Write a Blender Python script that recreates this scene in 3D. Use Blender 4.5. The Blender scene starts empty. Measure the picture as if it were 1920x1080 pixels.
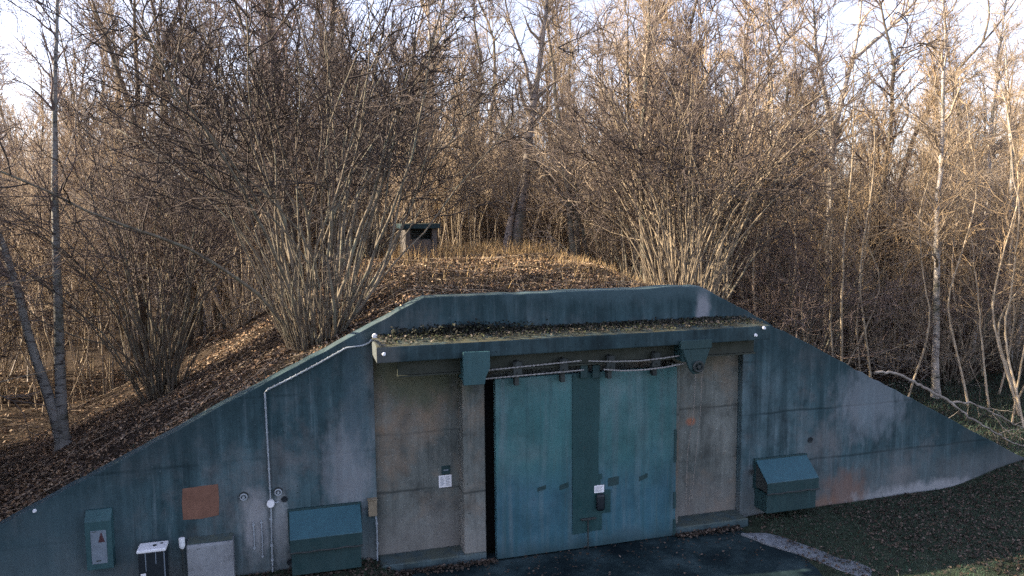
import bpy, bmesh, math
import numpy as np
from mathutils import Matrix, Vector

# ------------------------------------------------------------------ camera, sky, sun, exposure
scene = bpy.context.scene
COL = scene.collection
rad = math.radians


def cam_axes(yaw, pitch, roll):
    f = Vector((math.sin(yaw), math.cos(yaw), 0)); r = Vector((math.cos(yaw), -math.sin(yaw), 0)); u = Vector((0, 0, 1))
    f2 = f * math.cos(pitch) - u * math.sin(pitch)
    u2 = u * math.cos(pitch) + f * math.sin(pitch)
    return r * math.cos(roll) + u2 * math.sin(roll), f2, u2 * math.cos(roll) - r * math.sin(roll)


CAM = Vector((0, -12.5, 5.9))
r_, f_, u_ = cam_axes(rad(15.8), rad(5.75), rad(-0.5))
cd = bpy.data.cameras.new('camera')
cam = bpy.data.objects.new('camera', cd)
COL.objects.link(cam)
cd.sensor_width = 36
cd.lens = 36 * 1450 / 1920
cd.clip_start = 0.1
cd.clip_end = 3000
m = Matrix.Identity(4)
for i in range(3):
    m[i][0] = r_[i]; m[i][1] = u_[i]; m[i][2] = -f_[i]; m[i][3] = CAM[i]
cam.matrix_world = m
scene.camera = cam

SUN_EL = rad(27)
SUN_DIR = Vector((-0.958, 0.285, 0)).normalized()          # horizontal direction towards the sun
to_sun = SUN_DIR * math.cos(SUN_EL) + Vector((0, 0, math.sin(SUN_EL)))
w = bpy.data.worlds.new('World')
scene.world = w
w.use_nodes = True
nt = w.node_tree
sky = nt.nodes.new('ShaderNodeTexSky')
sky.sky_type = 'NISHITA'
sky.sun_disc = False
sky.sun_elevation = SUN_EL
sky.sun_rotation = math.atan2(SUN_DIR.x, SUN_DIR.y)
sky.air_density = 1.0
sky.dust_density = 1.5
sky.ozone_density = 2.0
bg = nt.nodes['Background']
bg.inputs[1].default_value = 0.105
hs = nt.nodes.new('ShaderNodeHueSaturation')
hs.inputs['Saturation'].default_value = 0.62
nt.links.new(sky.outputs[0], hs.inputs['Color'])
veil = nt.nodes.new('ShaderNodeMix'); veil.data_type = 'RGBA'; veil.blend_type = 'MULTIPLY'
veil.inputs[0].default_value = 1.0; veil.inputs[7].default_value = (1.03, 0.965, 1.06, 1)
nt.links.new(hs.outputs[0], veil.inputs[6])
nt.links.new(veil.outputs[2], bg.inputs[0])
sl = bpy.data.lights.new('sun', 'SUN')
sl.energy = 5.0
sl.angle = rad(0.55)
sl.color = (1.0, 0.84, 0.62)
sun = bpy.data.objects.new('sun', sl)
COL.objects.link(sun)
sun.rotation_euler = (-to_sun).to_track_quat('-Z', 'Y').to_euler()
vs = scene.view_settings
vs.view_transform = 'Standard'
vs.look = 'None'
vs.exposure = 2.0
vs.gamma = 1.0
vs.use_curve_mapping = False
try:
    scene.cycles.max_bounces = 4
    scene.cycles.diffuse_bounces = 2
    scene.cycles.glossy_bounces = 1
    scene.cycles.use_adaptive_sampling = True
    scene.cycles.adaptive_threshold = 0.02
    scene.cycles.use_denoising = False
except Exception:
    pass

rng = np.random.default_rng(7)

# ------------------------------------------------------------------ helpers: objects


def link(o, parent=None):
    COL.objects.link(o)
    if parent is not None:
        o.parent = parent
    return o


def empty(name, loc=(0, 0, 0), rz=0.0, sc=1.0):
    o = bpy.data.objects.new(name, None)
    o.empty_display_size = 0.2
    o.location = loc
    o.rotation_euler = (0, 0, rz)
    o.scale = (sc, sc, sc)
    return link(o)


def tag(o, label=None, cat=None, group=None, kind=None):
    if label: o['label'] = label
    if cat: o['category'] = cat
    if group: o['group'] = group
    if kind: o['kind'] = kind
    return o


def np_mesh(name, V, faces, mats, smooth=False, mat_index=None, color=None):
    """faces: list of integer arrays (M,3) or (M,4)"""
    me = bpy.data.meshes.new(name)
    V = np.asarray(V, dtype=np.float32)
    me.vertices.add(len(V))
    me.vertices.foreach_set('co', V.ravel())
    loops = np.concatenate([f.ravel() for f in faces]).astype(np.int32)
    totals = np.concatenate([np.full(len(f), f.shape[1], np.int32) for f in faces])
    starts = np.concatenate([[0], np.cumsum(totals)[:-1]]).astype(np.int32)
    me.loops.add(len(loops))
    me.loops.foreach_set('vertex_index', loops)
    me.polygons.add(len(totals))
    me.polygons.foreach_set('loop_start', starts)
    me.polygons.foreach_set('loop_total', totals)
    if smooth:
        me.polygons.foreach_set('use_smooth', np.ones(len(totals), dtype=bool))
    if mat_index is not None:
        me.polygons.foreach_set('material_index', mat_index.astype(np.int32))
    if color is not None:
        a = me.color_attributes.new('tint', 'FLOAT_COLOR', 'POINT')
        c = np.ones((len(V), 4), np.float32)
        c[:, :3] = color
        a.data.foreach_set('color', c.ravel())
    for mt in (mats if isinstance(mats, (list, tuple)) else [mats]):
        me.materials.append(mt)
    me.update(calc_edges=True)
    return me


def np_obj(name, V, faces, mats, parent=None, **k):
    return link(bpy.data.objects.new(name, np_mesh(name, V, faces, mats, **k)), parent)


class MB:
    """collects solid shapes; build() links them as one mesh object"""

    def __init__(s):
        s.bm = bmesh.new()

    def box(s, x0, x1, y0, y1, z0, z1, bevel=0.0, seg=1):
        vs_ = [s.bm.verts.new((x, y, z)) for x in (x0, x1) for y in (y0, y1) for z in (z0, z1)]
        fs = [(0, 1, 3, 2), (4, 6, 7, 5), (0, 4, 5, 1), (2, 3, 7, 6), (0, 2, 6, 4), (1, 5, 7, 3)]
        F = [s.bm.faces.new([vs_[i] for i in f]) for f in fs]
        bmesh.ops.recalc_face_normals(s.bm, faces=F)
        if bevel:
            E = list({e for f in F for e in f.edges})
            bmesh.ops.bevel(s.bm, geom=E, offset=bevel, segments=seg, profile=0.6, affect='EDGES')
        return s

    def prism(s, pts, a0, a1, axis='y', bevel=0.0):
        """polygon extruded along an axis: pts are (x,z) for y, (y,z) for x, (x,y) for z"""
        def P(p, a):
            return {'y': (p[0], a, p[1]), 'x': (a, p[0], p[1]), 'z': (p[0], p[1], a)}[axis]
        A = [s.bm.verts.new(P(p, a0)) for p in pts]
        B = [s.bm.verts.new(P(p, a1)) for p in pts]
        n = len(pts)
        F = [s.bm.faces.new(A), s.bm.faces.new(B[::-1])]
        F += [s.bm.faces.new([A[i], A[(i + 1) % n], B[(i + 1) % n], B[i]]) for i in range(n)]
        bmesh.ops.recalc_face_normals(s.bm, faces=F)
        if bevel:
            E = list({e for f in F for e in f.edges})
            bmesh.ops.bevel(s.bm, geom=E, offset=bevel, segments=2, profile=0.6, affect='EDGES')
        return s

    def cyl(s, a, b, r0, r1=None, n=14):
        r1 = r0 if r1 is None else r1
        a, b = Vector(a), Vector(b)
        d = (b - a).normalized()
        p = d.orthogonal().normalized(); q = d.cross(p)
        A, B = [], []
        for i in range(n):
            t = 2 * math.pi * i / n
            o = p * math.cos(t) + q * math.sin(t)
            A.append(s.bm.verts.new(a + o * r0)); B.append(s.bm.verts.new(b + o * r1))
        F = [s.bm.faces.new(A), s.bm.faces.new(B[::-1])]
        F += [s.bm.faces.new([A[i], A[(i + 1) % n], B[(i + 1) % n], B[i]]) for i in range(n)]
        bmesh.ops.recalc_face_normals(s.bm, faces=F)
        return s

    def tube(s, pts, r, n=8):
        pts = [Vector(p) for p in pts]
        rs = r if isinstance(r, (list, tuple)) else [r] * len(pts)
        rings = []
        ref = Vector((0.31, 0.2, 0.93))
        for i, p in enumerate(pts):
            t = (pts[min(i + 1, len(pts) - 1)] - pts[max(i - 1, 0)]).normalized()
            a = t.cross(ref)
            if a.length < 1e-3: a = t.cross(Vector((1, 0, 0)))
            a.normalize(); b = t.cross(a)
            rings.append([s.bm.verts.new(p + (a * math.cos(2 * math.pi * k / n) + b * math.sin(2 * math.pi * k / n)) * rs[i]) for k in range(n)])
        F = []
        for A, B in zip(rings, rings[1:]):
            F += [s.bm.faces.new([A[i], A[(i + 1) % n], B[(i + 1) % n], B[i]]) for i in range(n)]
        F += [s.bm.faces.new(rings[0][::-1]), s.bm.faces.new(rings[-1])]
        bmesh.ops.recalc_face_normals(s.bm, faces=F)
        return s

    def torus(s, c, axis, R, r, n=20, k=8):
        c = Vector(c); d = Vector(axis).normalized()
        p = d.orthogonal().normalized(); q = d.cross(p)
        G = []
        for i in range(n):
            t = 2 * math.pi * i / n
            o = p * math.cos(t) + q * math.sin(t)
            G.append([s.bm.verts.new(c + o * (R + r * math.cos(2 * math.pi * j / k)) + d * r * math.sin(2 * math.pi * j / k)) for j in range(k)])
        F = [s.bm.faces.new([G[i][j], G[(i + 1) % n][j], G[(i + 1) % n][(j + 1) % k], G[i][(j + 1) % k]]) for i in range(n) for j in range(k)]
        bmesh.ops.recalc_face_normals(s.bm, faces=F)
        return s

    def build(s, name, mat, parent=None, smooth=False):
        me = bpy.data.meshes.new(name)
        s.bm.to_mesh(me); s.bm.free()
        me.materials.append(mat)
        if smooth:
            me.polygons.foreach_set('use_smooth', np.ones(len(me.polygons), dtype=bool))
            me.set_sharp_from_angle(angle=rad(40))
        return link(bpy.data.objects.new(name, me), parent)

# ------------------------------------------------------------------ helpers: materials


class NT:
    def __init__(s, name, rough=0.85, spec=0.3, metal=0.0):
        s.m = bpy.data.materials.new(name)
        s.m.use_nodes = True
        s.t = s.m.node_tree
        s.b = s.t.nodes['Principled BSDF']
        s.b.inputs['Roughness'].default_value = rough
        s.b.inputs['Specular IOR Level'].default_value = spec
        s.b.inputs['Metallic'].default_value = metal
        s._tc = None

    def n(s, t, **k):
        nd = s.t.nodes.new(t)
        for a, b in k.items(): setattr(nd, a, b)
        return nd

    def l(s, a, b): s.t.links.new(a, b)

    def co(s, scale=(1, 1, 1), loc=(0, 0, 0)):
        if s._tc is None: s._tc = s.n('ShaderNodeTexCoord')
        mp = s.n('ShaderNodeMapping')
        mp.inputs['Scale'].default_value = scale
        mp.inputs['Location'].default_value = loc
        s.l(s._tc.outputs['Object'], mp.inputs[0])
        return mp.outputs[0]

    def noise(s, scale, detail=5, rough=0.6, stretch=(1, 1, 1), loc=(0, 0, 0), dist=0.0):
        t = s.n('ShaderNodeTexNoise')
        t.inputs['Scale'].default_value = scale
        t.inputs['Detail'].default_value = detail
        t.inputs['Roughness'].default_value = rough
        t.inputs['Distortion'].default_value = dist
        s.l(s.co(stretch, loc), t.inputs['Vector'])
        return t.outputs['Fac']

    def ramp(s, fac, stops, interp='LINEAR'):
        r = s.n('ShaderNodeValToRGB')
        r.color_ramp.interpolation = interp
        e = r.color_ramp.elements
        while len(e) < len(stops): e.new(0.5)
        for el, (p, c) in zip(e, stops):
            el.position = p
            el.color = (*c, 1) if isinstance(c, (tuple, list)) else (c, c, c, 1)
        s.l(fac, r.inputs[0])
        return r.outputs[0]

    def mix(s, fac, a, b, mode='MIX'):
        x = s.n('ShaderNodeMix', data_type='RGBA', blend_type=mode)
        for sock, v in ((x.inputs[0], fac), (x.inputs[6], a), (x.inputs[7], b)):
            if hasattr(v, 'is_linked') or isinstance(v, bpy.types.NodeSocket): s.l(v, sock)
            elif isinstance(v, (tuple, list)): sock.default_value = (*v, 1)
            else: sock.default_value = v
        return x.outputs[2]

    def math(s, op, a, b=None, c=None):
        x = s.n('ShaderNodeMath', operation=op)
        for i, v in enumerate((a, b, c)):
            if v is None: continue
            if isinstance(v, bpy.types.NodeSocket): s.l(v, x.inputs[i])
            else: x.inputs[i].default_value = v
        return x.outputs[0]

    def xyz(s):
        sp = s.n('ShaderNodeSeparateXYZ')
        s.l(s.co(), sp.inputs[0])
        return sp.outputs

    def color(s, c):
        if isinstance(c, bpy.types.NodeSocket): s.l(c, s.b.inputs['Base Color'])
        else: s.b.inputs['Base Color'].default_value = (*c, 1)
        return s

    def rough(s, c):
        s.l(c, s.b.inputs['Roughness']); return s

    def bump(s, h, strength=0.3, dist=0.02):
        b = s.n('ShaderNodeBump')
        b.inputs['Strength'].default_value = strength
        b.inputs['Distance'].default_value = dist
        s.l(h, b.inputs['Height'])
        s.l(b.outputs[0], s.b.inputs['Normal'])
        return s


def mat_concrete(name, dark, mid, light, streak=0.6, lines=(), warm=None, stain_shade=None, moss=None, bloom=None, coping=False):
    M = NT(name, 0.9, 0.25)
    big = M.noise(0.55, 6, 0.6)
    c = M.ramp(big, [(0.30, dark), (0.5, mid), (0.72, light)])
    # vertical run-off streaks, two widths
    st = M.noise(1.0, 4, 0.65, (5.5, 5.5, 0.28))
    c = M.mix(M.math('MULTIPLY', M.ramp(st, [(0.42, 0.0), (0.68, 1.0)]), streak), c, tuple(v * 0.42 for v in dark))
    st3 = M.noise(1.0, 5, 0.7, (22, 22, 0.35), (11, 0, 2))
    c = M.mix(M.math('MULTIPLY', M.ramp(st3, [(0.58, 0.0), (0.70, 1.0)]), streak), c, tuple(v * 0.35 for v in dark))
    st2 = M.noise(1.0, 5, 0.65, (14, 14, 0.55), (3, 0, 7))
    c = M.mix(M.math('MULTIPLY', M.ramp(st2, [(0.55, 0.0), (0.75, 1.0)]), streak * 0.75), c, tuple(min(1, v * 1.5) for v in light))
    c = M.mix(1.0, c, M.ramp(M.noise(2.6, 7, 0.72, (1, 1, 0.7), (2, 8, 5)), [(0.28, 0.42), (0.5, 0.95), (0.74, 1.25)]), 'MULTIPLY')
    if bloom: c = M.mix(M.math('MULTIPLY', M.ramp(M.noise(0.9, 6, 0.7, (1, 1, 0.8), (6, 6, 1)), [(0.48, 0.0), (0.68, 1.0)]), bloom[1]), c, bloom[0])
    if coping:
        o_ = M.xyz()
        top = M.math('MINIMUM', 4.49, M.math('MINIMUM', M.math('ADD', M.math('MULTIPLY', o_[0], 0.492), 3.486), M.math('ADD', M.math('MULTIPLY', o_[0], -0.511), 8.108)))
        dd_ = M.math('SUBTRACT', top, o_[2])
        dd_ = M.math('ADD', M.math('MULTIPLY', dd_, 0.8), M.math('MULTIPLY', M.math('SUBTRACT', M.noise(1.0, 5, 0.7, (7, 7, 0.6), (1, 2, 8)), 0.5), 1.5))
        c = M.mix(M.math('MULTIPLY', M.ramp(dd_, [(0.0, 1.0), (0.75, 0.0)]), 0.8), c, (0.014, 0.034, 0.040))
    fine = M.noise(14, 6, 0.7)
    c = M.mix(0.55, c, M.ramp(fine, [(0.25, 0.42), (0.7, 0.62)]), 'OVERLAY')
    speck = M.noise(38, 2, 0.5, (1, 1, 1), (9, 2, 4))
    c = M.mix(M.ramp(speck, [(0.70, 0.0), (0.74, 0.7)]), c, tuple(min(1, v * 1.9) for v in light))
    pit = M.noise(22, 2, 0.5, (1, 1, 1), (1, 7, 3))
    c = M.mix(M.ramp(pit, [(0.70, 0.0), (0.75, 0.8)]), c, tuple(v * 0.4 for v in dark))
    o = M.xyz()
    wob = M.math('MULTIPLY', M.math('SUBTRACT', M.noise(1.3, 3, 0.5), 0.5), 0.10)
    hline = None
    for zl in lines:                                        # pour joints between the lifts of concrete
        d = M.math('ABSOLUTE', M.math('SUBTRACT', M.math('ADD', o[2], wob), zl))
        ln = M.math('MULTIPLY', M.ramp(d, [(0.0, 1.0), (0.035, 0.0)]), M.ramp(M.noise(0.8, 3, 0.5, (1, 1, 3), (zl, 3, 1)), [(0.40, 0.0), (0.6, 0.75)]))
        c = M.mix(ln, c, tuple(v * 0.35 for v in dark))
        hline = ln if hline is None else M.math('MAXIMUM', hline, ln)
    if warm:                                                # soil splash and ochre tone low on the wall
        f = M.math('MULTIPLY', M.ramp(M.math('MULTIPLY', M.math('ADD', o[2], M.math('MULTIPLY', M.noise(1.4, 5, 0.6, (1, 1, 1), (5, 5, 5)), 1.6)), 0.4), [(0.22, 1.0), (0.76, 0.0)]), 0.75)
        c = M.mix(f, c, warm)
    if stain_shade:
        for (sx, sz, rx, rz, colr, amt) in stain_shade:
            dx = M.math('DIVIDE', M.math('SUBTRACT', o[0], sx), rx)
            dz = M.math('DIVIDE', M.math('SUBTRACT', o[2], sz), rz)
            rr = M.math('SQRT', M.math('ADD', M.math('MULTIPLY', dx, dx), M.math('MULTIPLY', dz, dz)))
            rr = M.math('ADD', rr, M.math('MULTIPLY', M.math('SUBTRACT', M.noise(3.5, 4, 0.65, (1.6, 1, 0.7), (sx, 0, sz)), 0.5), 1.5))
            c = M.mix(M.math('MULTIPLY', M.ramp(rr, [(0.45, 1.0), (1.1, 0.0)]), amt), c, colr)
    if moss:
        g = M.n('ShaderNodeNewGeometry')
        sp = M.n('ShaderNodeSeparateXYZ'); M.l(g.outputs['Normal'], sp.inputs[0])
        f = M.math('MULTIPLY', M.ramp(sp.outputs[2], [(0.5, 0.0), (0.8, 1.0)]), M.ramp(M.noise(4, 6, 0.7), [(0.36, 0.0), (0.56, 1.0)]))
        c = M.mix(f, c, moss)
    M.color(c)
    h = M.math('ADD', M.math('MULTIPLY', fine, 0.5), M.math('MULTIPLY', M.noise(60, 3, 0.6), 0.3))
    h = M.math('SUBTRACT', h, M.math('MULTIPLY', M.ramp(pit, [(0.68, 0.0), (0.76, 1.0)]), 0.7))
    if hline is not None: h = M.math('SUBTRACT', h, hline)
    M.bump(h, 0.55, 0.012)
    return M.m


def mat_paint(name, a, b, c3=None, rough=0.5, rust=0.25, spec=0.4):
    M = NT(name, rough, spec)
    c = M.ramp(M.noise(1.6, 6, 0.65), [(0.3, a), (0.7, b)])
    st = M.noise(1.0, 4, 0.6, (9, 9, 0.5))
    c = M.mix(M.math('MULTIPLY', M.ramp(st, [(0.5, 0.0), (0.75, 1.0)]), 0.35), c, c3 or tuple(v * 1.5 for v in b))
    c = M.mix(0.35, c, M.ramp(M.noise(30, 5, 0.7), [(0.3, 0.4), (0.7, 0.6)]), 'OVERLAY')
    c = M.mix(M.math('MULTIPLY', M.ramp(M.noise(11, 5, 0.7, (1, 1, 0.5), (4, 4, 4)), [(0.63, 0.0), (0.72, 1.0)]), rust), c, (0.07, 0.035, 0.02))
    M.color(c)
    M.rough(M.ramp(M.noise(6, 5, 0.6), [(0.3, rough - 0.1), (0.7, min(1, rough + 0.25))]))
    M.bump(M.noise(45, 4, 0.6), 0.2, 0.004)
    return M.m


def mat_plain(name, col, rough=0.7, spec=0.3, var=0.35, scale=12, metal=0.0):
    M = NT(name, rough, spec, metal)
    M.color(M.mix(1.0, col, M.ramp(M.noise(scale, 5, 0.65), [(0.25, 1 - var), (0.75, 1 + var * 0.4)]), 'MULTIPLY'))
    M.bump(M.noise(scale * 4, 3, 0.6), 0.2, 0.004)
    return M.m


def mat_tint(name, rough=0.8, spec=0.2, transl=0.0):
    M = NT(name, rough, spec)
    a = M.n('ShaderNodeAttribute', attribute_name='tint')
    M.color(a.outputs['Color'])
    return M.m


def mat_bark(name, a, b, rnd=0.35, moss=None, lichen=None):
    M = NT(name, 0.9, 0.2)
    c = M.ramp(M.noise(7, 6, 0.7, (1, 1, 0.35)), [(0.3, a), (0.7, b)])
    if lichen:
        c = M.mix(M.ramp(M.noise(5, 4, 0.6, (1, 1, 0.6), (3, 1, 2)), [(0.52, 0.0), (0.66, 0.8)]), c, lichen)
    oi = M.n('ShaderNodeObjectInfo')
    k = M.math('ADD', M.math('MULTIPLY', oi.outputs['Random'], rnd), 1 - rnd * 0.55)
    cc = M.n('ShaderNodeCombineColor')
    for i in range(3): M.l(k, cc.inputs[i])
    c = M.mix(1.0, c, cc.outputs[0], 'MULTIPLY')
    M.color(c)
    M.bump(M.noise(26, 4, 0.7, (1, 1, 0.3)), 0.7, 0.02)
    return M.m


def mat_birch(name, light=(0.46, 0.42, 0.38)):
    M = NT(name, 0.75, 0.25)
    c = M.ramp(M.noise(3, 5, 0.6), [(0.3, tuple(v * 0.7 for v in light)), (0.7, light)])
    c = M.mix(M.ramp(M.noise(1.0, 4, 0.7, (4, 4, 13)), [(0.52, 0.0), (0.62, 0.95)]), c, (0.035, 0.03, 0.03))
    c = M.mix(M.ramp(M.noise(1.6, 4, 0.6, (1, 1, 0.8), (7, 7, 7)), [(0.52, 0.0), (0.66, 0.75)]), c, (0.07, 0.075, 0.055))
    M.color(c)
    M.bump(M.noise(1.0, 4, 0.7, (6, 6, 22)), 0.5, 0.01)
    return M.m


# concrete of the wings: blue-grey, streaked; recess panels: warmer grey
RUST = (0.21, 0.10, 0.06)
M_WING = mat_concrete('wing_concrete', (0.030, 0.070, 0.083), (0.058, 0.104, 0.119), (0.118, 0.156, 0.172), 0.7,
                      lines=(1.02, 2.02, 3.02), warm=(0.165, 0.165, 0.16), bloom=((0.17, 0.165, 0.165), 0.55), coping=True,
                      stain_shade=[(10.35, 0.28, 0.62, 0.55, RUST, 0.45), (9.55, 0.05, 0.7, 0.28, (0.24, 0.13, 0.08), 0.5),
                             (12.4, 0.05, 2.2, 0.30, (0.33, 0.34, 0.35), 0.7), (7.15, 4.1, 0.16, 0.9, (0.33, 0.33, 0.36), 0.6),
                             (-0.72, 1.0, 0.26, 0.75, (0.34, 0.34, 0.35), 0.6), (-0.35, 0.95, 0.16, 0.7, (0.34, 0.36, 0.37), 0.55),
                             (0.75, 1.7, 0.5, 1.0, (0.26, 0.27, 0.29), 0.5), (10.9, 2.1, 1.0, 0.9, (0.24, 0.27, 0.30), 0.45),
                             (-3.4, 0.9, 1.4, 1.3, (0.055, 0.095, 0.11), 0.6), (5.8, 4.55, 3.0, 0.35, (0.06, 0.10, 0.115), 0.7),
                             (0.9, 2.9, 0.25, 1.3, (0.06, 0.10, 0.12), 0.6)])
M_PANEL = mat_concrete('recess_concrete', (0.080, 0.096, 0.091), (0.142, 0.154, 0.142), (0.22, 0.235, 0.22), 0.45,
                       lines=(1.2, 2.2), warm=(0.20, 0.185, 0.17), bloom=((0.20, 0.150, 0.108), 0.9),
                       stain_shade=[(1.9, 3.3, 1.2, 0.8, (0.085, 0.095, 0.06), 0.75), (7.0, 1.95, 0.12, 0.10, (0.34, 0.12, 0.06), 0.7),
                              (7.3, 2.2, 0.35, 0.12, (0.08, 0.08, 0.07), 0.5), (7.25, 3.3, 1.0, 0.5, (0.09, 0.09, 0.07), 0.7)])  # the two high dark entries put the canopy's shadow into the panel colour
M_CANOPY = mat_concrete('canopy_concrete', (0.018, 0.038, 0.045), (0.028, 0.054, 0.062), (0.05, 0.08, 0.088), 0.5,
                        moss=(0.055, 0.055, 0.034), stain_shade=[(1.25, 3.7, 0.35, 0.35, (0.12, 0.12, 0.115), 0.5)])
M_PLINTH = mat_concrete('plinth_concrete', (0.035, 0.062, 0.07), (0.05, 0.082, 0.09), (0.085, 0.12, 0.13), 0.3, moss=(0.07, 0.085, 0.07))
M_KERB = mat_concrete('kerb_concrete', (0.075, 0.09, 0.10), (0.13, 0.148, 0.165), (0.20, 0.22, 0.24), 0.2)
M_STUB = mat_concrete('rendered_box', (0.18, 0.20, 0.215), (0.235, 0.25, 0.265), (0.29, 0.30, 0.31), 0.12)
M_HUT = mat_concrete('hut_concrete', (0.085, 0.078, 0.072), (0.12, 0.108, 0.10), (0.165, 0.148, 0.136), 0.3)
M_TEAL = mat_paint('teal_steel', (0.022, 0.066, 0.074), (0.034, 0.088, 0.096))
M_TEALD = mat_paint('dark_teal_steel', (0.011, 0.036, 0.039), (0.018, 0.048, 0.051))
M_STRIP = mat_paint('door_strip', (0.009, 0.042, 0.045), (0.015, 0.056, 0.059))
M_HOOD = mat_paint('hood_paint', (0.018, 0.070, 0.092), (0.026, 0.088, 0.110), rough=0.35, rust=0.1)
M_STEELDK = mat_paint('dark_steel', (0.02, 0.026, 0.026), (0.035, 0.042, 0.04), rough=0.6)
M_OCHRE = mat_paint('olive_rail', (0.024, 0.03, 0.022), (0.036, 0.042, 0.032), rough=0.6, rust=0.5)
M_BLACK = mat_plain('black_plastic', (0.012, 0.018, 0.024), 0.45, 0.4)
M_DARK = mat_plain('dark_interior', (0.02, 0.02, 0.02), 0.95, 0.1)
M_WHITE = mat_plain('white_plastic', (0.78, 0.79, 0.82), 0.5, 0.4, 0.12)
M_PAPER = mat_plain('paper', (0.82, 0.82, 0.84), 0.8, 0.2, 0.05)
M_INK = mat_plain('ink', (0.10, 0.10, 0.13), 0.8, 0.2, 0.1)
M_GALV = mat_plain('galvanised_pipe', (0.30, 0.34, 0.37), 0.5, 0.5, 0.35, 9)
M_BEIGE = mat_plain('beige_box', (0.23, 0.19, 0.13), 0.7, 0.3, 0.4)
M_RUSTP = mat_plain('rust_primer', (0.20, 0.105, 0.074), 0.9, 0.2, 0.35, 5)
M_CORD = mat_plain('weathered_cord', (0.24, 0.22, 0.20))
M_ROPE = mat_plain('steel_rope', (0.32, 0.31, 0.30), 0.45, 0.5, 0.3)
M_REDBR = mat_plain('dull_red', (0.075, 0.032, 0.036), 0.7)
M_GREYLB = mat_plain('grey_label', (0.17, 0.21, 0.25), 0.6, 0.3, 0.25, 8)
M_MARKER = mat_plain('marker_white', (0.75, 0.78, 0.80), 0.25, 0.5, 0.1)


def door_material():
    M = NT('door_paint', 0.55, 0.35)
    o = M.xyz()
    wob = M.math('MULTIPLY', M.math('SUBTRACT', M.noise(1.1, 5, 0.6), 0.5), 1.3)
    f = M.n('ShaderNodeMapRange')
    f.inputs[1].default_value = 1.0; f.inputs[2].default_value = 1.75
    M.l(M.math('ADD', o[2], wob), f.inputs[0])
    up = M.ramp(M.noise(1.2, 6, 0.65), [(0.25, (0.026, 0.116, 0.120)), (0.5, (0.052, 0.145, 0.152)), (0.75, (0.110, 0.182, 0.190))])
    lo = M.ramp(M.noise(1.5, 6, 0.65, (1, 1, 1), (2, 5, 1)), [(0.25, (0.023, 0.084, 0.113)), (0.5, (0.038, 0.114, 0.150)), (0.75, (0.078, 0.146, 0.183))])
    c = M.mix(f.outputs[0], lo, up)
    st = M.noise(1.0, 4, 0.6, (7, 7, 0.35))
    c = M.mix(M.math('MULTIPLY', M.ramp(st, [(0.48, 0.0), (0.72, 1.0)]), 0.6), c, (0.125, 0.175, 0.19))
    st = M.noise(1.0, 4, 0.6, (8, 8, 0.5), (5, 1, 1))
    c = M.mix(M.math('MULTIPLY', M.ramp(st, [(0.50, 0.0), (0.70, 1.0)]), 0.65), c, (0.026, 0.085, 0.095))
    c = M.mix(1.0, c, M.ramp(M.noise(1.3, 7, 0.7, (1, 1, 0.8), (3, 3, 9)), [(0.3, 0.62), (0.55, 1.0), (0.75, 1.15)]), 'MULTIPLY')
    c = M.mix(M.math('MULTIPLY', M.ramp(M.noise(1.0, 5, 0.7, (26, 26, 0.8), (2, 7, 7)), [(0.62, 0.0), (0.70, 1.0)]), 0.5), c, (0.06, 0.07, 0.06))
    c = M.mix(M.ramp(M.noise(16, 4, 0.7), [(0.66, 0.0), (0.72, 0.6)]), c, (0.035, 0.09, 0.11))
    c = M.mix(0.3, c, M.ramp(M.noise(40, 4, 0.7), [(0.3, 0.4), (0.7, 0.6)]), 'OVERLAY')
    # darker towards the bottom edge, with a noisy border
    g = M.math('ADD', o[2], M.math('MULTIPLY', M.noise(2.2, 5, 0.6, (1, 1, 0.6), (8, 8, 8)), 0.5))
    c = M.mix(M.ramp(g, [(0.30, 0.85), (0.62, 0.0)]), c, (0.022, 0.050, 0.058))
    M.color(c)
    M.bump(M.math('ADD', M.noise(2.0, 3, 0.5), M.math('MULTIPLY', M.noise(50, 3, 0.6), 0.2)), 0.25, 0.02)
    return M.m


M_DOOR = door_material()
M_ASPH = NT('asphalt', 0.9, 0.08)
_c = M_ASPH.ramp(M_ASPH.noise(0.9, 6, 0.65), [(0.34, (0.004, 0.009, 0.012)), (0.5, (0.012, 0.024, 0.028)), (0.66, (0.036, 0.060, 0.066))])
_c = M_ASPH.mix(M_ASPH.ramp(M_ASPH.noise(60, 3, 0.6), [(0.64, 0.0), (0.72, 0.4)]), _c, (0.07, 0.08, 0.08))
M_ASPH.color(_c).bump(M_ASPH.noise(70, 4, 0.7), 0.5, 0.01)
M_ASPH.rough(M_ASPH.ramp(M_ASPH.noise(1.4, 4, 0.6), [(0.35, 0.65), (0.6, 0.95)]))
M_ASPH = M_ASPH.m
M_GROUND = NT('ground_soil', 0.95, 0.1)
_a = M_GROUND.n('ShaderNodeAttribute', attribute_name='tint').outputs['Color']
_l = M_GROUND.ramp(M_GROUND.noise(9, 6, 0.75), [(0.25, (0.010, 0.008, 0.006)), (0.5, (0.036, 0.026, 0.018)), (0.75, (0.10, 0.066, 0.042))])
_g = M_GROUND.ramp(M_GROUND.noise(5, 6, 0.75), [(0.3, (0.016, 0.028, 0.018)), (0.55, (0.032, 0.052, 0.034)), (0.75, (0.062, 0.070, 0.052))])
_s = M_GROUND.n('ShaderNodeSeparateColor'); M_GROUND.l(_a, _s.inputs[0])
M_GROUND.color(M_GROUND.mix(_s.outputs[1], _l, _g)).bump(M_GROUND.noise(22, 5, 0.75), 0.9, 0.05)
M_GROUND = M_GROUND.m
M_LEAF = mat_tint('leaf_tints')
M_HAZEL = mat_bark('hazel_bark', (0.062, 0.052, 0.040), (0.25, 0.21, 0.16), 0.4, lichen=(0.20, 0.20, 0.15))
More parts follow.
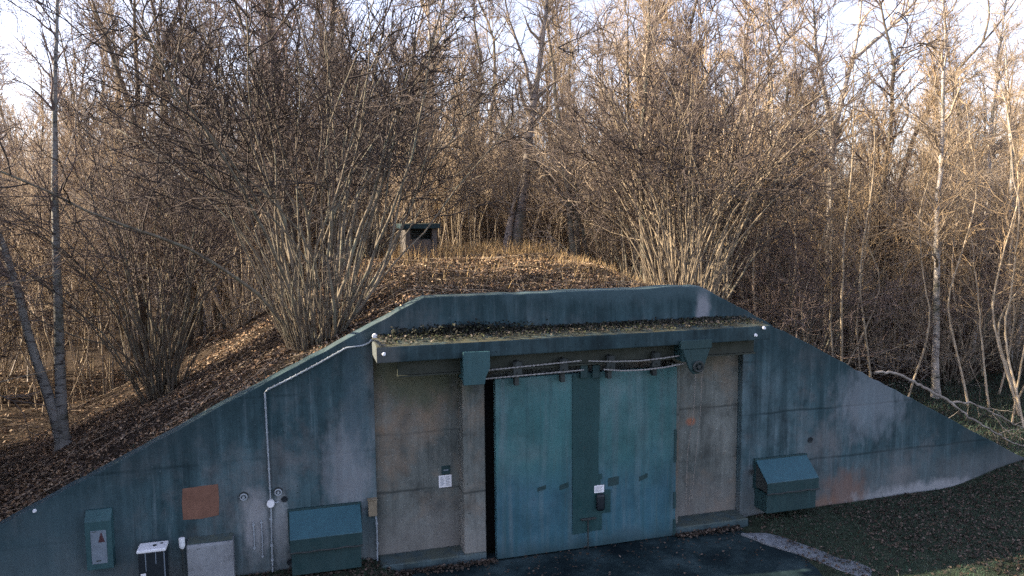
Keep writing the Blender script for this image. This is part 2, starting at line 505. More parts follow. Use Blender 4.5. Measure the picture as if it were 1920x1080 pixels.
M_TWIG = mat_bark('twig_bark', (0.21, 0.165, 0.122), (0.43, 0.345, 0.255), 0.65)
M_TWIGD = mat_bark('dark_twig', (0.066, 0.050, 0.044), (0.25, 0.192, 0.168), 0.7)
M_TWIGN = mat_bark('near_silhouette_twig', (0.036, 0.029, 0.026), (0.130, 0.102, 0.088), 0.6)  # near twigs darkened to stand as silhouettes against the bright wood
M_TWIGG = mat_bark('golden_sunlit_twig', (0.26, 0.18, 0.105), (0.48, 0.355, 0.215), 0.5)  # golden twigs, brightened so the background trees read as sunlit
M_POLE = mat_bark('pale_pole_bark', (0.20, 0.158, 0.110), (0.50, 0.41, 0.295), 0.7)
M_OAK = mat_bark('dark_bark', (0.050, 0.042, 0.034), (0.15, 0.12, 0.09), 0.35, lichen=(0.17, 0.18, 0.14))
M_BIRCH = mat_birch('birch_bark', (0.48, 0.43, 0.38))
M_BIRCHD = mat_birch('old_birch_bark', (0.25, 0.245, 0.23))
M_OLDB = mat_birch('dark_birch_bark', (0.26, 0.22, 0.19))
M_MIDB = mat_bark('mid_tan_bark', (0.075, 0.058, 0.042), (0.29, 0.235, 0.165), 0.5)
M_DEADW = mat_bark('dead_branch', (0.14, 0.12, 0.10), (0.34, 0.30, 0.26), 0.2)

# ------------------------------------------------------------------ the terrain


def sstep(a, b, x):
    t = np.clip((x - a) / (b - a), 0, 1)
    return t * t * (3 - 2 * t)


def bumps(x, y):
    return (np.sin(x * 1.7 + 0.6 * np.sin(y * 1.3)) * np.cos(y * 1.9 + 0.7 * np.sin(x * 1.1)) * 0.5
            + np.sin(x * 4.1 + 1.3) * np.cos(y * 3.7 + 0.4 * x) * 0.25 + np.sin(x * 0.43 + 2) * np.cos(y * 0.37) * 1.0)


def outline(x):
    return np.minimum(4.49, np.minimum(4.49 + 0.492 * (x - 2.04), 4.49 - 0.511 * (x - 7.08)))


def h_back(x, y):
    o = outline(x) - 0.05
    o = np.log1p(np.exp(np.clip((o - 0.25) * 4, -50, 50))) / 4 + 0.12        # run out softly onto the flat
    d = np.maximum(0, np.abs(x - 4.56) - 2.5)
    crown = 0.24 * sstep(0.5, 6, y) * np.exp(-(d / 3.5) ** 2)
    fade = 1 - sstep(9, 34, y)
    z = (o + crown) * fade + 0.12 * (1 - fade)
    z = z + 0.07 * bumps(x, y) * sstep(0.5, 2.5, y)
    far = np.hypot(x, y)
    return z + sstep(90, 400, far) * 3.0


def h_front(x, y):
    z = 0.16 * (1 - sstep(0.9, 1.7, x)) + 0.06 * sstep(7.6, 8.4, x) + 0.42 * sstep(12.6, 15.0, x)
    apron = sstep(1.3, 1.8, x) * (1 - sstep(7.5, 7.9, x))
    return z - 0.05 * apron + 0.02 * bumps(x, y) * (1 - apron)


def ground_z(x, y):
    x = np.asarray(x, float); y = np.asarray(y, float)
    b = h_back(x, y); f = h_front(x, y)
    wl = sstep(0.305, 0.34, y)                              # the step is inside the thickness of the wall
    out = sstep(15.0, 17.0, x) + (1 - sstep(-9.2, -7.2, x))
    soft = sstep(-2.0, 2.0, y)
    k = wl * (1 - np.clip(out, 0, 1)) + soft * np.clip(out, 0, 1)
    return f * (1 - k) + b * k


xs = np.concatenate([[-900, -500, -260, -150, -90, -60, -42], np.arange(-30, -14, 1.2), np.arange(-14, 30, 0.3), np.arange(30, 60, 1.5), [70, 95, 150, 260, 500, 900]])
ys = np.concatenate([[-400, -120, -50, -25], np.arange(-14, -4, 1.0), np.arange(-4, 0.0, 0.3), [0.0, 0.12, 0.30, 0.345, 0.45], np.arange(0.7, 26, 0.3), np.arange(26, 60, 1.5), [70, 95, 150, 260, 500, 900]])
X, Y = np.meshgrid(xs, ys)
Z = ground_z(X, Y)
ny, nx = X.shape
V = np.stack([X, Y, Z], -1).reshape(-1, 3)
idx = np.arange(nx * ny).reshape(ny, nx)
F = np.stack([idx[:-1, :-1], idx[:-1, 1:], idx[1:, 1:], idx[1:, :-1]], -1).reshape(-1, 4)
grassy = np.where(Y < 0.15, 0.8, 0.0) + np.where(Y >= 0.15, 0.65 * np.exp(-(Y - 0.2) / 0.5) + 0.55 * sstep(9, 12, X) * (1 - sstep(5, 9, Y)), 0)
tint = np.zeros((nx * ny, 3)); tint[:, 1] = np.clip(grassy, 0, 1).ravel()
tag(np_obj('ground', V, [F], M_GROUND, smooth=True, color=tint), kind='structure')

# forecourt of dark asphalt in front of the door
ax = np.linspace(1.25, 8.3, 30); ay = np.linspace(-9, -0.02, 30)
AX, AY = np.meshgrid(ax, ay)
right = 7.72 - 0.42 * (AY + 0.55) * np.where(AY < -0.55, 1, 0)
left = 1.55 - 0.25 * AY
tt = (AX - 1.25) / (8.3 - 1.25)
AX = left * (1 - tt) + right * tt
AZ = 0.012 + 0.012 * np.sin(AX * 1.3) * np.cos(AY * 1.7)
idx = np.arange(900).reshape(30, 30)
F = np.stack([idx[:-1, :-1], idx[:-1, 1:], idx[1:, 1:], idx[1:, :-1]], -1).reshape(-1, 4)
AZ2 = np.stack([AX, AY, AZ], -1).reshape(-1, 3)
tag(np_obj('forecourt', AZ2, [F], M_ASPH, smooth=True), kind='structure')
# pale concrete edging along the right side of the forecourt
kr = np.random.default_rng(8)
lft, rgt = [], []
for t in np.linspace(0, 1, 34):
    q = -0.66 - 7.9 * t
    xl = 7.66 + 0.405 * (-0.66 - q)
    lft.append((xl + kr.normal(0, 0.025), q)); rgt.append((xl + 0.46 + kr.normal(0, 0.05) + 0.04 * math.sin(t * 40), q - 0.12))
k = MB(); k.prism(lft + rgt[::-1], -0.1, 0.055, 'z', bevel=0.008)
tag(k.build('kerb', M_KERB), kind='structure')

# ------------------------------------------------------------------ the bunker front
B = empty('bunker', (4.56, 0, 0))
tag(B, 'earth covered concrete bunker front with sloping wing walls and steel sliding door', 'bunker')


def bk(mb, name, mat, parent=None, smooth=False):
    """build a part in world coordinates and hang it under the bunker (or under one of its parts)"""
    o = mb.build(name, mat, parent or B, smooth)
    o.matrix_parent_inverse = Matrix.Translation((-4.56, 0, 0)) if parent is None else Matrix.Identity(4)
    return o


L_, R_ = 1.19, 8.0
w_ = MB()
pts = [(-8.6, -0.6), (-8.6, -0.75), (2.04, 4.49), (7.08, 4.50), (15.1, 0.42), (15.1, -0.6), (R_, -0.6), (R_, 3.72), (L_, 3.72), (L_, -0.6)]
pts[0] = (-8.6, -1.2); pts[1] = (-8.6, -0.746)
wr = np.random.default_rng(17)
ed = []
for a, b_ in zip(pts[1:5], pts[2:5]):
    n_ = int(math.hypot(b_[0] - a[0], b_[1] - a[1]) / 0.22)
    ed += [a] + [(a[0] + (b_[0] - a[0]) * t / n_, a[1] + (b_[1] - a[1]) * t / n_ + (wr.normal(0, 0.006) if wr.uniform() < 0.85 else -abs(wr.normal(0, 0.02)))) for t in range(1, n_)]
pts = [pts[0]] + ed + pts[4:]
w_.prism(pts, 0.0, 0.36, 'y', bevel=0.018)
bk(w_, 'wing_wall', M_WING)
p = MB(); p.box(L_ + 0.002, 2.62, 0.14, 0.34, -0.3, 3.717, 0.008); bk(p, 'recess_panel', M_PANEL)
p = MB(); p.box(6.62, R_ - 0.002, 0.14, 0.34, -0.3, 3.717, 0.008); bk(p, 'recess_panel', M_PANEL)
p = MB(); p.box(2.62, 6.62, 0.17, 0.34, 3.02, 3.716); bk(p, 'lintel', M_PANEL)
p = MB(); p.box(2.60, 2.98, -0.24, 0.30, 0.0, 3.14, 0.015); pil = bk(p, 'pilaster', M_PANEL)
p = MB(); p.box(6.44, 6.615, -0.16, 0.30, 0.0, 3.14, 0.012); bk(p, 'door_jamb', M_PANEL)
p = MB(); p.box(L_ + 0.01, 2.97, -0.30, 0.139, -0.2, 0.15, 0.02); bk(p, 'plinth', M_PLINTH)
p = MB(); p.box(6.42, 7.98, -0.34, 0.139, -0.2, 0.16, 0.02); bk(p, 'plinth', M_PLINTH)
p = MB(); p.box(2.62, 6.62, 0.20, 0.30, -0.1, 3.05)
bk(p, 'dark_backing', M_DARK)  # dark sheet standing in for the unlit interior behind the door gap

# canopy slab over the recess, slightly tilted to the front
p = MB()
p.prism([(0.02, 3.60), (-0.74, 3.585), (-0.74, 3.835), (0.02, 3.885)], L_ - 0.02, 8.07, 'x', bevel=0.02)
canopy = bk(p, 'canopy', M_CANOPY)
# rail beam under the canopy
p = MB()
p.box(1.52, 7.92, -0.46, -0.42, 3.30, 3.55); p.box(1.52, 7.92, -0.52, -0.36, 3.30, 3.325)
p.box(1.52, 7.92, -0.50, -0.38, 3.551, 3.575)
bk(p, 'door_rail', M_OCHRE)
p = MB(); p.prism([(2.50, 3.70), (2.93, 3.69), (2.93, 3.43), (2.86, 3.28), (2.84, 3.17), (2.50, 3.17)], -0.84, -0.765, 'y', 0.006)
p.box(2.53, 2.58, -0.765, -0.30, 3.20, 3.575)
bk(p, 'rail_bracket', M_TEAL)
p = MB()
p.box(6.27, 6.86, -0.83, -0.765, 3.52, 3.67, 0.006)
p.prism([(6.29, 3.515), (6.84, 3.515), (6.70, 3.14), (6.63, 3.08), (6.52, 3.08), (6.46, 3.14)], -0.81, -0.775, 'y', 0.004)
p.prism([(6.31, 3.515), (6.42, 3.515), (6.50, 3.15), (6.44, 3.17)], -0.83, -0.812, 'y')
p.box(6.33, 6.39, -0.775, -0.30, 3.30, 3.575)
brk = bk(p, 'rail_bracket', M_TEALD)
p = MB(); p.torus((6.60, -0.845, 3.21), (0, 1, 0), 0.085, 0.022); p.cyl((6.60, -0.88, 3.21), (6.60, -0.81, 3.21), 0.03)
for t in range(4):
    a = t * math.pi / 2 + 0.4
    p.cyl((6.60, -0.845, 3.21), (6.60 + 0.08 * math.cos(a), -0.845, 3.21 + 0.08 * math.sin(a)), 0.012, n=6)
pul = p.build('pulley', M_STEELDK, brk, True)
for xh in (3.38, 4.18, 5.02, 5.86):
    p = MB()
    p.box(xh, xh + 0.15, -0.60, -0.54, 3.20, 3.44, 0.006)
    p.cyl((xh + 0.075, -0.62, 3.40), (xh + 0.075, -0.45, 3.40), 0.055, n=16)
    p.cyl((xh + 0.075, -0.63, 3.26), (xh + 0.075, -0.60, 3.26), 0.018, n=8)
    p.box(xh + 0.04, xh + 0.11, -0.539, -0.42, 3.04, 3.24)
    bk(p, 'door_hanger', M_STEELDK)

# the sliding door
YD = -0.37
p = MB(); p.box(3.13, 6.45, YD, -0.245, 0.035, 3.13, 0.008); door = bk(p, 'door', M_DOOR)
p = MB()
p.prism([(4.48, 0.31), (5.02, 0.34), (5.02, 0.63), (5.18, 0.63), (5.18, 1.04), (4.99, 1.04), (4.99, 1.24), (5.02, 1.25), (5.02, 1.335), (4.955, 1.335), (4.945, 2.1), (4.965, 2.12), (4.975, 3.128), (4.48, 3.128)], YD - 0.022, YD - 0.001, 'y', 0.003)
plate = p.build('cover_plate', M_STRIP, door)
for x0, z0, ww, hh, sk in ((3.85, 1.14, 0.15, 0.07, 0.03), (4.25, 1.12, 0.16, 0.09, 0.04), (5.14, 1.09, 0.20, 0.15, 0.02), (5.73, 1.12, 0.16, 0.08, 0.055)):
    p = MB(); p.prism([(x0, z0), (x0 + ww, z0 + sk), (x0 + ww, z0 + hh + sk), (x0, z0 + hh)], YD - 0.006, YD - 0.001, 'y')
    p.build('patch_plate', M_TEALD, door)
p = MB(); p.box(4.875, 5.055, YD - 0.03, YD - 0.0225, 1.01, 1.14); lab = p.build('lock_label', M_PAPER, door)
p = MB()
for i, zz in enumerate((1.115, 1.095, 1.075, 1.055, 1.035)):
    p.box(4.89, 5.035 - 0.02 * (i % 3), YD - 0.0315, YD - 0.0302, zz - 0.003, zz + 0.003)
p.build('lettering', M_INK, lab)
p = MB(); p.box(4.90, 5.05, YD - 0.10, YD - 0.0225, 0.70, 1.0, 0.055, 4); p.build('padlock_shroud', M_BLACK, door, True)
p = MB(); p.tube([(4.75, YD - 0.05, 0.56), (4.75, YD - 0.055, 0.3), (4.752, YD - 0.05, 0.025)], 0.013, 8)
p.box(4.62, 4.90, YD - 0.075, YD - 0.024, 0.555, 0.585, 0.006)
p.build('drop_bolt', M_STEELDK, door)
p = MB(); p.box(4.60, 4.73, YD - 0.085, YD - 0.0235, 3.06, 3.36, 0.006); p.build('rope_clamp', M_TEALD, door)
p = MB(); p.box(4.82, 4.95, YD - 0.085, YD - 0.0235, 3.05, 3.27, 0.006); p.build('rope_clamp', M_TEALD, door)
for z0, z1 in ((0.06, 0.35), (0.55, 0.85), (1.4, 2.0)):
    p = MB(); p.box(6.405, 6.452, YD - 0.012, YD - 0.001, z0, z1); p.build('edge_strip', M_TEALD, door)


def hood(x0, x1):
    """sloping steel ventilator hood, in its own parts"""
    mb = MB()                                            # wall frame
    zt, zb, zl = 1.15, 0.23, 0.62
    mb.box(x0 - 0.03, x1 + 0.03, -0.05, 0.02, zt - 0.06, zt + 0.02, 0.004)
    mb.box(x0 - 0.03, x0 + 0.03, -0.05, 0.02, zl - 0.02, zt - 0.062)
    mb.box(x1 - 0.03, x1 + 0.03, -0.05, 0.02, zl - 0.02, zt - 0.062)
    fr = bk(mb, 'vent_hood', M_TEALD)
    mb = MB(); mb.prism([(-0.045, zt - 0.03), (-0.055, zt - 0.005), (-0.43, 0.83), (-0.44, 0.80)], x0 - 0.005, x1 + 0.005, 'x', 0.003)
    mb.build('top_sheet', M_HOOD, fr)
    mb = MB(); mb.box(x0 - 0.004, x1 + 0.004, -0.442, -0.425, zl, 0.822, 0.003)
    mb.build('front_lip', M_TEALD, fr)
    for xa in (x0, x1 - 0.008):
        mb = MB(); mb.prism([(-0.052, zl + 0.02), (-0.052, zt - 0.06), (-0.424, 0.80), (-0.424, zl + 0.02)], xa, xa + 0.008, 'x')
        mb.build('side_cheek', M_STEELDK, fr)
    mb = MB()
    mb.tube([(x0 - 0.02 + (x1 - x0 + 0.04) * t / 8, -0.452, zl - 0.005 + 0.008 * math.sin(t * 2.4)) for t in range(9)], 0.014, 6)
    mb.build('drip_bar', M_STEELDK, fr)
    mb = MB(); mb.box(x0 + 0.01, x1 - 0.02, -0.40, 0.01, zb, zl - 0.03, 0.006)
    mb.build('duct_box', M_TEALD, fr)
    return fr


hood(-0.20, 0.90)['label'] = 'teal ventilator hood left of the door'
hood(8.30, 9.40)['label'] = 'teal ventilator hood right of the door'

# moss, grit and leaves lodged on top of the canopy are added with the leaf litter below

# ------------------------------------------------------------------ fittings on the front
t_ = empty('wire_rope', (4.6, -0.5, 3.2))


def strand(path, r, turns, name, mat, parent=None, loc=(0, 0, 0), amp=0.5):
    """two twisted strands following a path"""
    P = [Vector(q) for q in path]
    L = [0]
    for a, b in zip(P, P[1:]): L.append(L[-1] + (b - a).length)
    n = max(8, int(turns * 10))
    mb = MB()
    for ph in (0, math.pi):
        out = []
        for i in range(n + 1):
            s = L[-1] * i / n
            j = max(k for k in range(len(L) - 1) if L[k] <= s + 1e-9)
            q = P[j].lerp(P[j + 1], (s - L[j]) / max(1e-9, L[j + 1] - L[j]))
            d = (P[j + 1] - P[j]).normalized()
            u = d.orthogonal().normalized(); v = d.cross(u)
            a = 2 * math.pi * turns * i / n + ph
            out.append(q + (u * math.cos(a) + v * math.sin(a)) * r * amp - Vector(loc))
        mb.tube(out, r * 0.62, 5)
    return mb.build(name, mat, parent, True)


base = (4.6, -0.5, 3.2)
strand([(2.88, -0.62, 3.34), (4.55, -0.62, 3.40)], 0.0115, 12, 'rope_run', M_ROPE, t_, base)
strand([(4.68, -0.62, 3.385), (5.1, -0.62, 3.35), (5.6, -0.62, 3.33), (6.05, -0.62, 3.35), (6.42, -0.66, 3.39)], 0.0115, 12, 'rope_run', M_ROPE, t_, base)
strand([(2.86, -0.60, 3.20), (4.60, -0.60, 3.235)], 0.0115, 12, 'rope_run', M_ROPE, t_, base)
strand([(4.96, -0.60, 3.22), (5.3, -0.60, 3.175), (5.7, -0.60, 3.165), (6.1, -0.62, 3.19), (6.45, -0.66, 3.245)], 0.013, 12, 'rope_run', M_ROPE, t_, base)
tag(t_, 'twisted steel wire ropes strung across the top of the door', 'rope')
h = empty('hanging_cord', (6.72, -0.78, 0.5))
strand([(6.58, -0.79, 3.12), (6.585, -0.72, 2.4), (6.575, -0.55, 1.6), (6.63, -0.42, 0.62), (6.68, -0.42, 0.58), (6.68, -0.5, 0.9)], 0.006, 30, 'cord', M_CORD, h, (6.72, -0.78, 0.5))
strand([(6.70, -0.79, 3.14), (6.72, -0.72, 2.4), (6.70, -0.5, 0.75)], 0.005, 26, 'cord', M_CORD, h, (6.72, -0.78, 0.5))
tag(h, 'thin pull cord hanging from the bracket at the right of the door', 'cord')


def rel(path, b): return [tuple(q[i] - b[i] for i in range(3)) for q in path]


cb = (-0.49, -0.03, 0.1)
cpath = [(1.20, -0.035, 3.87), (1.12, -0.035, 3.79), (1.02, -0.035, 3.755), (0.77, -0.035, 3.735), (0.35, -0.035, 3.52), (-0.06, -0.035, 3.32), (-0.47, -0.035, 3.135), (-0.50, -0.035, 3.10),
         (-0.495, -0.035, 2.6), (-0.488, -0.035, 2.03), (-0.48, -0.035, 1.38)]
c0 = empty('cable_conduit', cb)
mb = MB(); mb.tube(rel(cpath, cb), 0.014, 8); mb.build('pipe', M_GALV, c0, True)
mb = MB(); mb.tube(rel([(-0.48, -0.035, 1.24), (-0.487, -0.035, 0.7), (-0.492, -0.035, 0.1)], cb), 0.014, 8); mb.build('pipe', M_GALV, c0, True)
for i in range(len(cpath) - 1):
    a, b = Vector(cpath[i]), Vector(cpath[i + 1])
    n = int((b - a).length / 0.085) if i in (3, 4, 5) else int((b - a).length / 0.26)
    for j in range(n):
        q = a.lerp(b, (j + 0.5) / n) - Vector(cb)
        d = (b - a).normalized() * 0.014
        mb = MB(); mb.cyl(q - d * 0.7, q + d * 0.7, 0.021, n=8); mb.build('clip', M_GALV, c0)
for zz in (1.05, 0.62, 0.38):
    mb = MB(); mb.cyl((0, 0, zz - 0.12), (0, 0, zz - 0.09), 0.027, n=8); mb.build('clip', M_GALV, c0)
mb = MB(); mb.cyl((0.01, -0.05, 1.21), (0.01, 0.025, 1.21), 0.058, n=20); mb.build('junction_box', M_WHITE, c0, True)
mb = MB(); mb.tube([(0.07, -0.01, 1.21), (0.14, -0.01, 1.215)], 0.012); mb.build('pipe', M_GALV, c0, True)
mb = MB(); mb.cyl((1.71, -0.06, 3.80), (1.71, 0.025, 3.80), 0.042, n=20); mb.build('junction_box', M_WHITE, c0, True)
tag(c0, 'grey cable conduit climbing the left wing wall up to the canopy corner', 'conduit')

for (x, z, lb) in ((-0.88, 1.46, 'small round valve fitting left of the cable conduit'), (-0.36, 1.48, 'small round valve fitting right of the cable conduit')):
    e = empty('valve', (x, 0, z - 0.06))
    mb = MB(); mb.torus((0, -0.06, 0.06), (0, 1, 0), 0.048, 0.014); mb.cyl((0, -0.085, 0.06), (0, 0.0, 0.06), 0.022, n=12); mb.build('wheel', M_GALV, e, True)
    mb = MB(); mb.cyl((0, -0.03, 0.06), (0, 0.0, 0.06), 0.07, n=18); mb.build('flange', M_STEELDK, e, True)
    tag(e, lb, 'valve', 'round fittings beside the conduit')
for (x, z0, z1, lb) in ((-0.755, 0.57, 1.03, 'shorter thin grey rod on the wall left of the conduit'), (-0.635, 0.42, 1.05, 'longer thin grey rod on the wall beside the conduit')):
    mb = MB(); mb.tube([(0, -0.02, 0), (0.004, -0.022, (z1 - z0) / 2), (0.0, -0.02, z1 - z0)], 0.011, 6)
    mb.box(-0.02, 0.02, -0.03, 0.0, 0.02, 0.04); mb.box(-0.02, 0.02, -0.03, 0.0, z1 - z0 - 0.06, z1 - z0 - 0.04)
    o = mb.build('wall_rod', M_GALV); o.location = (x, 0, z0)
    tag(o, lb, 'rod', 'rods on the left wing wall')
for (x, z, r, lb) in ((-0.27, 1.34, 0.042, 'dark drain hole above the corner of the left vent hood'), (-0.22, 0.29, 0.045, 'dark drain hole under the left vent hood'), (10.62 - 1.1, 1.42, 0.05, 'dark drain hole above the right vent hood')):
    mb = MB(); mb.torus((0, -0.004, 0), (0, 1, 0), r, 0.01); mb.cyl((0, -0.006, 0), (0, 0.02, 0), r, n=16)
    o = mb.build('drain_hole', M_BLACK, None, True); o.location = (x, 0, z); tag(o, lb, 'hole')
e = empty('wall_tap', (8.21, 0, 0.93))
mb = MB(); mb.torus((0, -0.05, 0), (0, 1, 0), 0.035, 0.012); mb.cyl((0, -0.07, 0), (0, 0, 0), 0.018, n=10); mb.build('ring', M_STEELDK, e, True)
tag(e, 'small dark ring fixed to the wall left of the right vent hood', 'ring')

# junction box and conduit by the recess edge
e = empty('switch_box', (1.11, 0, 0.2))
mb = MB(); mb.box(-0.07, 0.07, -0.09, 0.0, 0.72, 0.99, 0.008); mb.build('case', M_BEIGE, e)
mb = MB(); mb.box(-0.08, 0.08, -0.10, 0.0, 0.992, 1.01, 0.004); mb.build('lid', M_BEIGE, e)
mb = MB(); mb.tube([(0.05, -0.04, 0.72), (0.062, -0.035, 0.5), (0.055, -0.035, -0.1)], 0.014); mb.build('pipe', M_GALV, e, True)
for zz in (0.56, 0.22):
    mb = MB(); mb.cyl((0.06, -0.036, zz), (0.06, -0.036, zz + 0.03), 0.024, n=8); mb.build('clip', M_GALV, e)
tag(e, 'small beige switch box with a pipe beside the recess edge', 'switch box')

# notices on the recess panel
mb = MB(); mb.box(-0.075, 0.075, 0.0, 0.012, -0.075, 0.075, 0.003); o = mb.build('sign', M_TEALD); o.location = (2.375, 0.125, 1.505)
tag(o, 'small dark square plate above the white notice', 'sign')
mb = MB(); mb.box(-0.045, 0.045, -0.002, -0.0005, -0.012, 0.012); mb.build('lettering', M_GREYLB, o)
mb = MB(); mb.box(-0.11, 0.11, 0.0, 0.006, -0.105, 0.105); o = mb.build('sign', M_PAPER); o.location = (2.36, 0.130, 1.31)
tag(o, 'white paper notice on the recess wall left of the door', 'sign')
mb = MB()
for i in range(9):
    zz = 0.078 - i * 0.019
    mb.box(-0.085, -0.01 - 0.012 * (i % 3), -0.0018, -0.0004, zz - 0.0035, zz + 0.0035)
    mb.box(0.01, 0.085 - 0.014 * ((i + 1) % 3), -0.0018, -0.0004, zz - 0.0035, zz + 0.0035)
mb.build('lettering', M_GREYLB, o)

# small white dots, built as plain unlit studs
for (x, y, z, r, lb) in ((1.28, -0.755, 3.73, 0.026, 'white round stud on the left end of the canopy face'), (-3.79, 0.0, 1.56, 0.022, 'tiny white stud near the top edge of the left wing'),
                         (7.92, -0.75, 3.80, 0.028, 'pale round stud high on the right end of the canopy face'), (7.76, -0.75, 3.68, 0.024, 'tiny white stud low on the right end of the canopy face')):
    mb = MB(); mb.cyl((0, -0.035, 0), (0, 0.012, 0), r * 0.8, r, n=14); mb.torus((0, 0.0, 0), (0, 1, 0), r, 0.006, 14, 6)
    o = mb.build('white_stud', M_WHITE, None, True); o.location = (x, y, z); tag(o, lb, 'stud')

# painted repair patch
P = [(-0.27, -0.26), (0.0, -0.275), (0.25, -0.245), (0.265, 0.0), (0.26, 0.255), (0.02, 0.25), (-0.255, 0.235), (-0.275, 0.0)]
mb = MB(); mb.prism(P, -0.006, 0.0, 'y', 0.003); o = mb.build('repair_patch', M_RUSTP); o.location = (-1.51, -0.0005, 1.44)
tag(o, 'square rust red patch of primer on the left wing wall', 'patch')

# grey cabinet with a warning triangle
e = empty('wall_cabinet', (-2.93, 0, 0.62))
mb = MB(); mb.prism([(0, 0), (-0.17, 0), (-0.17, 0.74), (-0.05, 0.88), (0, 0.88)], -0.18, 0.18, 'x', 0.008); mb.build('case', M_TEAL, e)
mb = MB(); mb.box(-0.105, 0.105, -0.178, -0.1705, 0.09, 0.60, 0.003); dr = mb.build('door', M_GREYLB, e)
mb = MB(); mb.prism([(-0.005, 0.42), (0.085, 0.42), (0.04, 0.58)], -0.182, -0.179, 'y'); mb.build('warning_triangle', M_REDBR, dr)
mb = MB(); mb.box(-0.08, -0.02, -0.183, -0.179, 0.585, 0.592); mb.build('handle', M_STEELDK, dr)
mb = MB(); mb.box(-0.05, 0.02, -0.181, -0.179, 0.13, 0.145); mb.build('name_strip', M_STEELDK, dr)
tag(e, 'grey blue wall cabinet with a pale door and red triangle', 'cabinet')

# black bin with a white lid
e = empty('bin', (-2.18, -0.29, 0.15))
mb = MB(); mb.prism([(-0.185, -0.13), (0.185, -0.13), (0.185, 0.13), (-0.185, 0.13)], 0.0, 0.745, 'z', 0.012); mb.build('body', M_BLACK, e)
mb = MB(); mb.box(-0.2, 0.2, -0.145, 0.145, 0.746, 0.79, 0.008); ld = mb.build('lid', M_WHITE, e)
mb = MB(); mb.cyl((0.03, 0.0, 0.7895), (0.03, 0.0, 0.80), 0.028, n=14); mb.build('lid_cap', M_STEELDK, ld)
mb = MB(); mb.cyl((0.12, 0.06, 0.7895), (0.12, 0.06, 0.797), 0.02, n=12); mb.build('lid_cap', M_STEELDK, ld)
mb = MB()
for x0, ww, zz in ((-0.09, 0.012, 0.46), (0.05, 0.011, 0.56), (0.165, 0.014, 0.05)):
    mb.box(x0, x0 + ww, -0.134, -0.1305, zz, 0.745)
mb.build('paint_run', M_GREYLB, e)
mb = MB(); mb.box(-0.16, -0.09, -0.1345, -0.1305, 0.33, 0.43); mb.build('sticker', M_WHITE, e)
tag(e, 'black bin with white lid standing against the left wing wall', 'bin')

# small white bottle-shaped marker on a rod
e = empty('marker_post', (-1.785, -0.2, 0.15))
mb = MB(); mb.cyl((0, 0, 0.66), (0, 0, 0.70), 0.030, 0.044, 16); mb.cyl((0, 0, 0.70), (0, 0, 0.82), 0.044, 0.046, 16); mb.cyl((0, 0, 0.82), (0, 0, 0.828), 0.046, 0.03, 16)
mb.build('marker_head', M_MARKER, e, True)
mb = MB(); mb.cyl((0, 0, 0), (0, 0, 0.62), 0.012, n=8); mb.cyl((0, 0, 0.62), (0, 0, 0.66), 0.028, n=12); mb.cyl((0, 0, 0.30), (0, 0, 0.33), 0.022, n=10); mb.build('post', M_STEELDK, e)
tag(e, 'small white capped post between the bin and the rendered box', 'post')

# pale rendered box
e = empty('rendered_box', (-1.39, -0.1, 0.1))
mb = MB(); mb.prism([(0.098, -0.1), (-0.1, -0.1), (-0.115, 0.70), (-0.10, 0.735), (0.098, 0.775)], -0.335, 0.335, 'x', 0.012); mb.build('body', M_STUB, e)
mb = MB(); mb.prism([(0.096, 0.777), (-0.085, 0.742), (-0.085, 0.752), (0.096, 0.79)], -0.32, 0.33, 'x', 0.003); mb.build('mossy_top', M_PLINTH, e)
tag(e, 'pale rendered box low against the left wing wall', 'box')

# ------------------------------------------------------------------ ventilator hut on the mound
hx, hy = 3.42, 9.3
hz = float(ground_z(hx, hy)) - 0.08
e = empty('ventilator_hut', (hx, hy, hz), 0.06)
mb = MB(); mb.box(-0.44, -0.30, -0.4, 0.4, 0, 0.92, 0.008); mb.build('side_wall', M_HUT, e)
mb = MB(); mb.box(0.32, 0.46, -0.4, 0.4, 0, 0.92, 0.008); mb.build('side_wall', M_HUT, e)
mb = MB(); mb.box(-0.30, 0.32, 0.3, 0.4, 0, 0.92); mb.build('back_wall', M_HUT, e)
mb = MB(); mb.box(-0.298, 0.318, -0.33, -0.25, 0, 0.62, 0.006); mb.build('front_wall', M_HUT, e)
mb = MB(); mb.box(-0.52, 0.54, -0.48, 0.48, 0.922, 1.06, 0.012); mb.build('roof_slab', M_CANOPY, e)
for i in range(4):
    mb = MB(); mb.prism([(-0.20, 0.64 + 0.065 * i), (-0.14, 0.63 + 0.065 * i), (-0.13, 0.64 + 0.065 * i), (-0.2, 0.65 + 0.065 * i)], -0.297, 0.317, 'x'); mb.build('louvre_slat', M_TEALD, e)
tag(e, 'small grey concrete ventilator hut standing on the mound behind the bunker', 'hut')

# ------------------------------------------------------------------ trees: vectorised branch growing


def norm(a): return a / np.maximum(1e-9, np.linalg.norm(a, axis=-1, keepdims=True))


def grow(R, start, dirs, length, K, wander, up):
    N = len(start)
    P = np.zeros((N, K, 3)); P[:, 0] = start
    d = norm(dirs.copy())
    for i in range(1, K):
        d = norm(d + R.normal(0, wander, (N, 3)) + np.array([0, 0, up]))
        P[:, i] = P[:, i - 1] + d * (length / (K - 1))[:, None]
    return P


def sample(P, n, t):
    """n children on each polyline, at parameters t (N,n): positions and tangents"""
    N, K, _ = P.shape
    f = t * (K - 1); i = np.clip(f.astype(int), 0, K - 2); u = (f - i)[..., None]
    a = P[np.arange(N)[:, None], i]; b = P[np.arange(N)[:, None], i + 1]
    return (a * (1 - u) + b * u).reshape(-1, 3), norm(b - a).reshape(-1, 3)


def spread_dirs(R, T, ang):
    q = norm(np.cross(T, norm(R.normal(0, 1, T.shape))))
    return T * np.cos(ang)[:, None] + q * np.sin(ang)[:, None]


